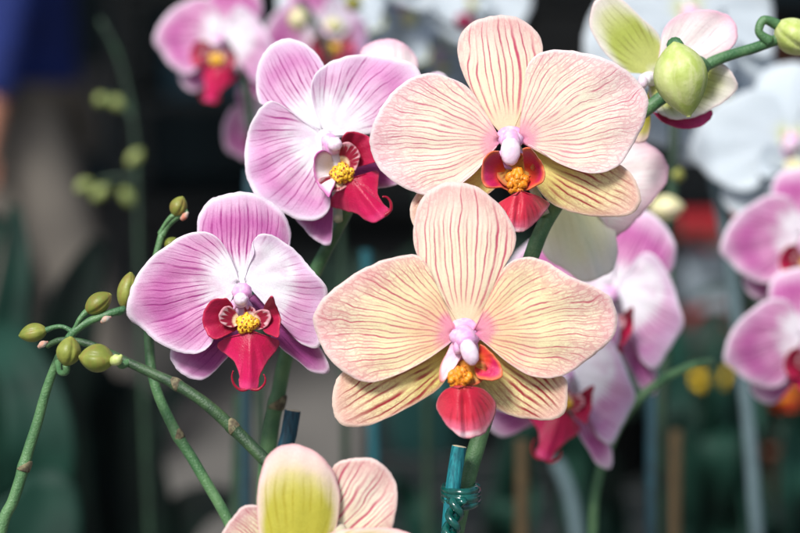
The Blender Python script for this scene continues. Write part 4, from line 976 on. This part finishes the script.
# ------------------------------------------------------------------ setting
s = S('paving')
M['floor'] = s.finish(s.mix(s.smooth(s.noise(1.4, 5), 0.35, 0.65), '#4e4d4a', '#66635f'), 0.8, s.noise(40, 4), 0.003, 0.3)
bm = [Vector((-30, -10, 0)), Vector((30, -10, 0)), Vector((30, 60, 0)), Vector((-30, 60, 0))]
g = link_mesh('ground', bm, [(0, 1, 2, 3)], M['floor'], smooth=False); tag(g, kind='structure')
M['wall'] = simple_mat('dark teal boards', '#0c1c24', '#13272e', 3, 0.8, fine=20, bdist=0.002)  # near-black boards, added so the far background stays dark
mb = MB()
for i in range(40): mb.box((-8 + i * 0.4, 8.0, 1.5), (0.192, 0.02, 1.5))
mb.box((0, 8.06, 1.5), (8.1, 0.035, 1.52))
wl = mb.build('added_dark_wall', [M['wall']], org=(0, 8, 0), loc=(0, 8, 0), smooth=False); tag(wl, 'dark boarded wall added to keep the background dark', 'wall')

# display bench with goods, right
M['timber'] = simple_mat('dark cool timber', '#0a0f10', '#141a1a', 8, 0.6, fine=60, bdist=0.001)  # near-black, cool base colour
M['black'] = simple_mat('black plastic', '#0a0c0d', '#121516', 20, 0.4)
M['blackmetal'] = simple_mat('dark grey metal', '#151a1c', '#1e2528', 20, 0.45)
M['green_dark'] = simple_mat('shaded foliage', '#0b1f16', '#15301f', 10, 0.6)
mb = MB(); mb.box((0, 6.0, 2.72), (9, 2.6, 0.03))  # overhead cover out of view, added to shade the paving and wall
for i in range(7): mb.box((-7.5 + i * 2.5, 6.0, 2.65), (0.04, 2.55, 0.035))
ro = mb.build('unseen_shade_roof', [M['timber']], org=(0, 6.0, 2.7), loc=(0, 6.0, 2.7), smooth=False); tag(ro, kind='structure')

# bench
bx, by, bz = 1.0, 2.6, 0.74
e = empty('display_bench', (bx, by, 0)); tag(e, 'long dark slatted timber bench behind the orchids', 'bench')
mb = MB()
for i in range(11): mb.box((0, -0.60 + i * 0.12, bz), (1.05, 0.052, 0.014))
mb.build('bench_top', [M['timber']], e, smooth=False, bevel=0.003)
for x in (-0.98, 0.98):
    for y in (-0.55, 0.55):
        MB().box((x, y, bz / 2 - 0.007), (0.03, 0.03, bz / 2 - 0.008)).build('leg', [M['timber']], e, smooth=False, bevel=0.003)
MB().box((0, -0.55, bz - 0.045), (0.948, 0.02, 0.03)).build('apron', [M['timber']], e, smooth=False, bevel=0.003)

def on_bench(px, d):
    """point on the bench top seen at pixel column px at forward distance d"""
    p = at(px, 266.5, d); return Vector((p.x, p.y, bz + 0.015))
def lathe(prof, segs=36):
    V = []; F = []
    for r, z_ in prof:
        for j in range(segs):
            a = 2 * math.pi * j / segs; V.append(Vector((r * math.cos(a), r * math.sin(a), z_)))
    for i in range(len(prof) - 1):
        for j in range(segs):
            a = i * segs + j; b = i * segs + (j + 1) % segs; F.append((a, b, b + segs, a + segs))
    return V, F
M['redp'] = simple_mat('red print', '#84161c', '#98222a', 20, 0.45)
M['whitep'] = simple_mat('white board', '#7e8a92', '#a4adb4', 20, 0.5)
M['yellowp'] = simple_mat('yellow petals', '#e0b818', '#ecc62c', 20, 0.5)
M['orangep'] = simple_mat('orange red petals', '#d05a1c', '#c83a20', 20, 0.5)
M['terra'] = simple_mat('terracotta', '#54301e', '#663a24', 20, 0.8)
M['tealp'] = simple_mat('teal plastic', '#07363c', '#0e4a50', 20, 0.4)

def pot_plant(loc, r, h, pm, kind, label, group):
    e = empty('potted_plant', loc); tag(e, label, 'potted plant', group)
    o = MB().add(lathe([(0.0, 0.0), (r * .72, 0.0), (r * .97, h * .86), (r * 1.08, h * .87), (r * 1.08, h), (r * .98, h), (r * .9, h * .9), (0, h * .9)])).build('pot', [pm], e)
    for i in range(8):
        a = i * 2.4; up = Vector((0, 0, 1)); c = Vector((math.cos(a), math.sin(a), 0))
        V, F = blade([Vector((0, 0, h * .88)), c * r * .8 + up * (h * 1.35), c * r * 1.7 + up * (h * 1.5), c * r * 2.4 + up * (h * 1.3)], r * .34, (0, 0, 1), n=12, m=5)
        l = link_mesh('leaf', V, F, M['green_dark'], e); l.modifiers.new('thickness', 'SOLIDIFY').thickness = 0.001
    if kind:
        for i in range(7):
            a = i * 2.1; rr = r * (0.25 + 0.12 * i)
            p = Vector((math.cos(a) * rr, math.sin(a) * rr, h * 1.55 + 0.012 * (i % 3)))
            mb = MB(); mb.tube([Vector((0, 0, h * .9)), p * 0.6 + Vector((0, 0, h * .5)), p], [0.0015], mi=1, segs=6, n=8)
            for q in range(9):
                b_ = q * 2 * math.pi / 9; dr = Vector((math.cos(b_), math.sin(b_), 0.25)); s2 = Vector((-math.sin(b_), math.cos(b_), 0))
                V, F = blade([p, p + dr * 0.014, p + dr * 0.030 + Vector((0, 0, -0.004))], 0.008, (0, 0, 1), n=6, m=3); mb.add((V, F), 0)
            mb.build('bloom', [kind, M['green_dark']], e)
    return e

# red and white carton on the bench
c = on_bench(703, 2.92)
e = empty('carton', c); tag(e, 'white carton with red bands, blurred, right of the cream flowers', 'carton')
hh = 0.083
MB().box((0, 0, hh), (0.040, 0.035, hh)).build('box_body', [M['whitep']], e, smooth=False, bevel=0.002)
MB().box((0, 0, hh * 2 - 0.02), (0.0415, 0.0365, 0.022)).build('red_band', [M['redp']], e, smooth=False)
MB().box((0, 0, 0.018), (0.0415, 0.0365, 0.014)).build('red_band', [M['redp']], e, smooth=False)
''' carton spans y about 200..290 '''
G4 = 'small flowering pots on the bench'
pot_plant(on_bench(730, 2.15), 0.05, 0.07, M['black'], M['yellowp'], 'yellow flowering pot plant on the bench, left of the orange one', G4)
pot_plant(on_bench(768, 2.12), 0.045, 0.07, M['terra'], M['orangep'], 'orange red flowering pot plant on the bench near the right edge', G4)
G5 = 'leafy pots along the bench'
M['tealpale'] = simple_mat('pale teal plastic', '#3f7f7c', '#5f9c96', 20, 0.4)
M['blueg'] = simple_mat('grey blue plastic', '#3a4c58', '#52646e', 20, 0.4)
for i, (px, d, pm, lb) in enumerate(((690, 2.3, 'whitep', 'leafy plant in a pale grey pot on the bench beside the yellow flowers'), (640, 2.9, 'blueg', 'leafy plant in a grey blue pot on the bench behind the thick teal stake'),
        (560, 2.5, 'terra', 'leafy plant in a brown pot on the bench below the pale pink flower'), (490, 2.75, 'blueg', 'leafy plant in a grey blue pot on the bench behind the tied stem'),
        (425, 2.3, 'tealpale', 'leafy plant in a pale teal pot on the bench under the left cream flower'), (375, 2.6, 'tealpale', 'leafy plant in a pale teal pot at the left end of the bench'),
        (750, 2.95, 'terra', 'leafy plant in a brown pot at the rear of the bench near the right edge'), (612, 2.2, 'black', 'leafy plant in a black pot at the front of the bench'),
        (790, 2.5, 'redp', 'leafy plant in a red pot on the bench at the right edge'))):
    pot_plant(on_bench(px, d), 0.06, 0.10, M[pm], None, lb, G5)

# storage rack in front of the wall
rx, ry = -0.72, 6.6
e = empty('storage_rack', (0.3, ry, 0)); tag(e, 'dark metal storage rack with shelves standing before the wall', 'rack')
for x in (-1.25, 0, 1.25):
    for y in (-0.25, 0.25):
        MB().box((x, y, 1.0), (0.02, 0.02, 1.0)).build('post', [M['blackmetal']], e, smooth=False)
for z_ in (0.25, 0.6, 0.95, 1.3, 1.65):
    MB().box((0, 0, z_), (1.228, 0.228, 0.014)).build('shelf', [M['blackmetal']], e, smooth=False)
for i, (x, z_, hx, hz, m_) in enumerate(((-0.9, .95, .25, .13, 'black'), (-0.35, .95, .2, .1, 'blackmetal'), (0.4, .95, .28, .14, 'black'), (0.95, .95, .18, .12, 'stick_blue'),
        (-0.8, .6, .3, .12, 'stick_blue'), (0.35, .6, .22, .14, 'black'), (0.9, .6, .2, .1, 'terra'), (-0.3, .25, .25, .13, 'black'), (0.7, .25, .35, .13, 'blackmetal'))):
    o = MB()
    z0 = z_ + 0.016
    o.box((0, 0, 0.006), (hx, 0.18, 0.006)); 
    for sx in (-1, 1): o.box((sx * (hx - 0.006), 0, 0.012 + hz), (0.006, 0.18, hz)); o.box((0, sx * 0.174, 0.012 + hz), (hx - 0.012, 0.006, hz))
    o = o.build('crate', [M[m_]], None, loc=(0.3 + x, ry, z0), smooth=False)
    tag(o, ('dark', 'grey', 'black', 'blue', 'teal', 'low black', 'brown', 'bottom', 'wide grey')[i] + ' open crate on the ' + ('upper', 'upper', 'upper', 'upper', 'middle', 'middle', 'middle', 'bottom', 'bottom')[i] + ' shelf of the rack', 'crate', 'crates on the rack')

# ------------------------------------------------------------------ person in the background
M['skin'] = simple_mat('skin', '#b9785f', '#c48a70', 20, 0.5)
M['shirt'] = simple_mat('blue cotton', '#071c58', '#0c266c', 12, 0.85)
M['trousers'] = simple_mat('grey brown trousers', '#55504a', '#655f57', 12, 0.9)
M['hair'] = simple_mat('dark hair', '#120d0a', '#1c1410', 80, 0.6)
M['shoe'] = simple_mat('dark shoe', '#0d0d0e', '#17171a', 30, 0.5)
def skin(name, verts, edges, rads, mat, parent, root=0, sub=1):
    me = bpy.data.meshes.new(name); me.from_pydata(verts, edges, []); me.materials.append(mat)
    o = bpy.data.objects.new(name, me); col.objects.link(o); o.parent = parent
    m = o.modifiers.new('skin', 'SKIN'); m.use_smooth_shade = True
    if not me.skin_vertices: me.skin_vertices.new()
    for i, r in enumerate(rads):
        sv = me.skin_vertices[0].data[i]; sv.radius = r if isinstance(r, tuple) else (r, r); sv.use_root = (i == root)
    o.modifiers.new('sub', 'SUBSURF').levels = sub; o.modifiers['sub'].render_levels = sub + 1
    return o
pp = at(35, 266, 4.5); pe = empty('person', (pp.x, pp.y, 0)); pe.rotation_euler = (0, 0, R(-90))
tag(pe, 'blurred person in a blue shirt and grey brown trousers standing at the far left', 'person')
Vv = [(0, 0, .95), (0, 0, 1.12), (0, 0.01, 1.32), (0, 0.0, 1.45), (0, -.01, 1.56), (0, -.03, 1.66), (0, -.02, 1.74),
      (-.10, 0, .88), (-.105, -.08, .50), (-.11, -.10, .10), (-.12, -.21, .035), (-.12, -.27, .03),
      (.10, 0, .88), (.105, .12, .50), (.11, .20, .10), (.12, .10, .035), (.12, .04, .03),
      (-.17, 0, 1.40), (-.23, .02, 1.14), (-.25, -.05, .91), (-.25, -.09, .83),
      (.17, 0, 1.40), (.23, .02, 1.14), (.25, -.03, .90), (.25, -.06, .82)]
Ee = [(0, 1), (1, 2), (2, 3), (3, 4), (4, 5), (5, 6), (0, 7), (7, 8), (8, 9), (9, 10), (10, 11), (0, 12), (12, 13), (13, 14), (14, 15), (15, 16),
      (2, 17), (17, 18), (18, 19), (19, 20), (2, 21), (21, 22), (22, 23), (23, 24)]
Rr = [(.13, .10), (.125, .095), (.15, .10), (.06, .06), (.055, .06), (.078, .095), (.06, .075),
      .085, .06, .04, (.035, .03), .025, .085, .06, .04, (.035, .03), .025,
      .055, .042, .030, (.035, .02), .055, .042, .030, (.035, .02)]
# fingers: short chains rooted in each palm
for (pi, sgn) in ((20, -1), (24, 1)):
    px_, py_, pz_ = Vv[pi]
    for k in range(4):
        n0 = len(Vv); x = px_; y = py_ + (k - 1.5) * 0.018
        ln = (0.070, 0.080, 0.075, 0.058)[k]
        Vv += [(x, y, pz_ - 0.045), (x - sgn * 0.006, y - 0.004, pz_ - 0.045 - ln * .5), (x - sgn * 0.016, y - 0.010, pz_ - 0.045 - ln)]
        Ee += [(pi, n0), (n0, n0 + 1), (n0 + 1, n0 + 2)]; Rr += [.0095, .0085, .007]
    n0 = len(Vv)
    Vv += [(px_ - sgn * 0.01, py_ - 0.035, pz_ - 0.005), (px_ - sgn * 0.015, py_ - 0.052, pz_ - 0.04)]
    Ee += [(pi, n0), (n0, n0 + 1)]; Rr += [.011, .009]
body = skin('body', Vv, Ee, Rr, M['skin'], pe)
skin('shirt', [(0, 0, .84), (0, 0, .98), (0, 0, 1.12), (0, .01, 1.33), (0, 0, 1.45), (-.17, 0, 1.41), (-.23, .02, 1.14), (.17, 0, 1.41), (.23, .02, 1.14), (-.25, -.045, .925), (.25, -.028, .915)],
     [(0, 1), (1, 2), (2, 3), (3, 4), (3, 5), (5, 6), (3, 7), (7, 8), (6, 9), (8, 10)], [(.185, .14), (.175, .13), (.165, .13), (.18, .13), .075, .075, .06, .075, .06, .048, .048], M['shirt'], pe)
skin('trousers', [(0, 0, .95), (-.10, 0, .86), (-.105, -.08, .50), (-.11, -.10, .09), (.10, 0, .86), (.105, .12, .50), (.11, .20, .09)],
     [(0, 1), (1, 2), (2, 3), (0, 4), (4, 5), (5, 6)], [(.16, .13), .105, .082, .075, .105, .082, .075], M['trousers'], pe)
skin('hair', [(0, -.005, 1.70), (0, .03, 1.72), (0, .06, 1.64)], [(0, 1), (1, 2)], [(.083, .09), (.086, .08), (.06, .05)], M['hair'], pe)
for sx, (a, b_) in ((-1, ((-.11, -.09, .05), (-.12, -.29, .035))), (1, ((.11, .21, .05), (.12, .02, .035)))):
    skin('shoe', [a, tuple((Vector(a) + Vector(b_)) / 2), b_], [(0, 1), (1, 2)], [(.048, .05), (.045, .042), (.04, .03)], M['shoe'], pe)
# face: nose, eyes, mouth kept with the head
mbf = MB()
for x in (-.032, .032): mbf.box((x, -.117, 1.675), (.011, .004, .004))
mbf.box((0, -.118, 1.61), (.022, .004, .004)); mbf.build('face_features', [M['hair']], pe)
MB().tube([Vector((0, -.11, 1.665)), Vector((0, -.13, 1.64)), Vector((0, -.118, 1.63))], [.008, .012, .010], segs=10, n=10).build('nose', [M['skin']], pe)
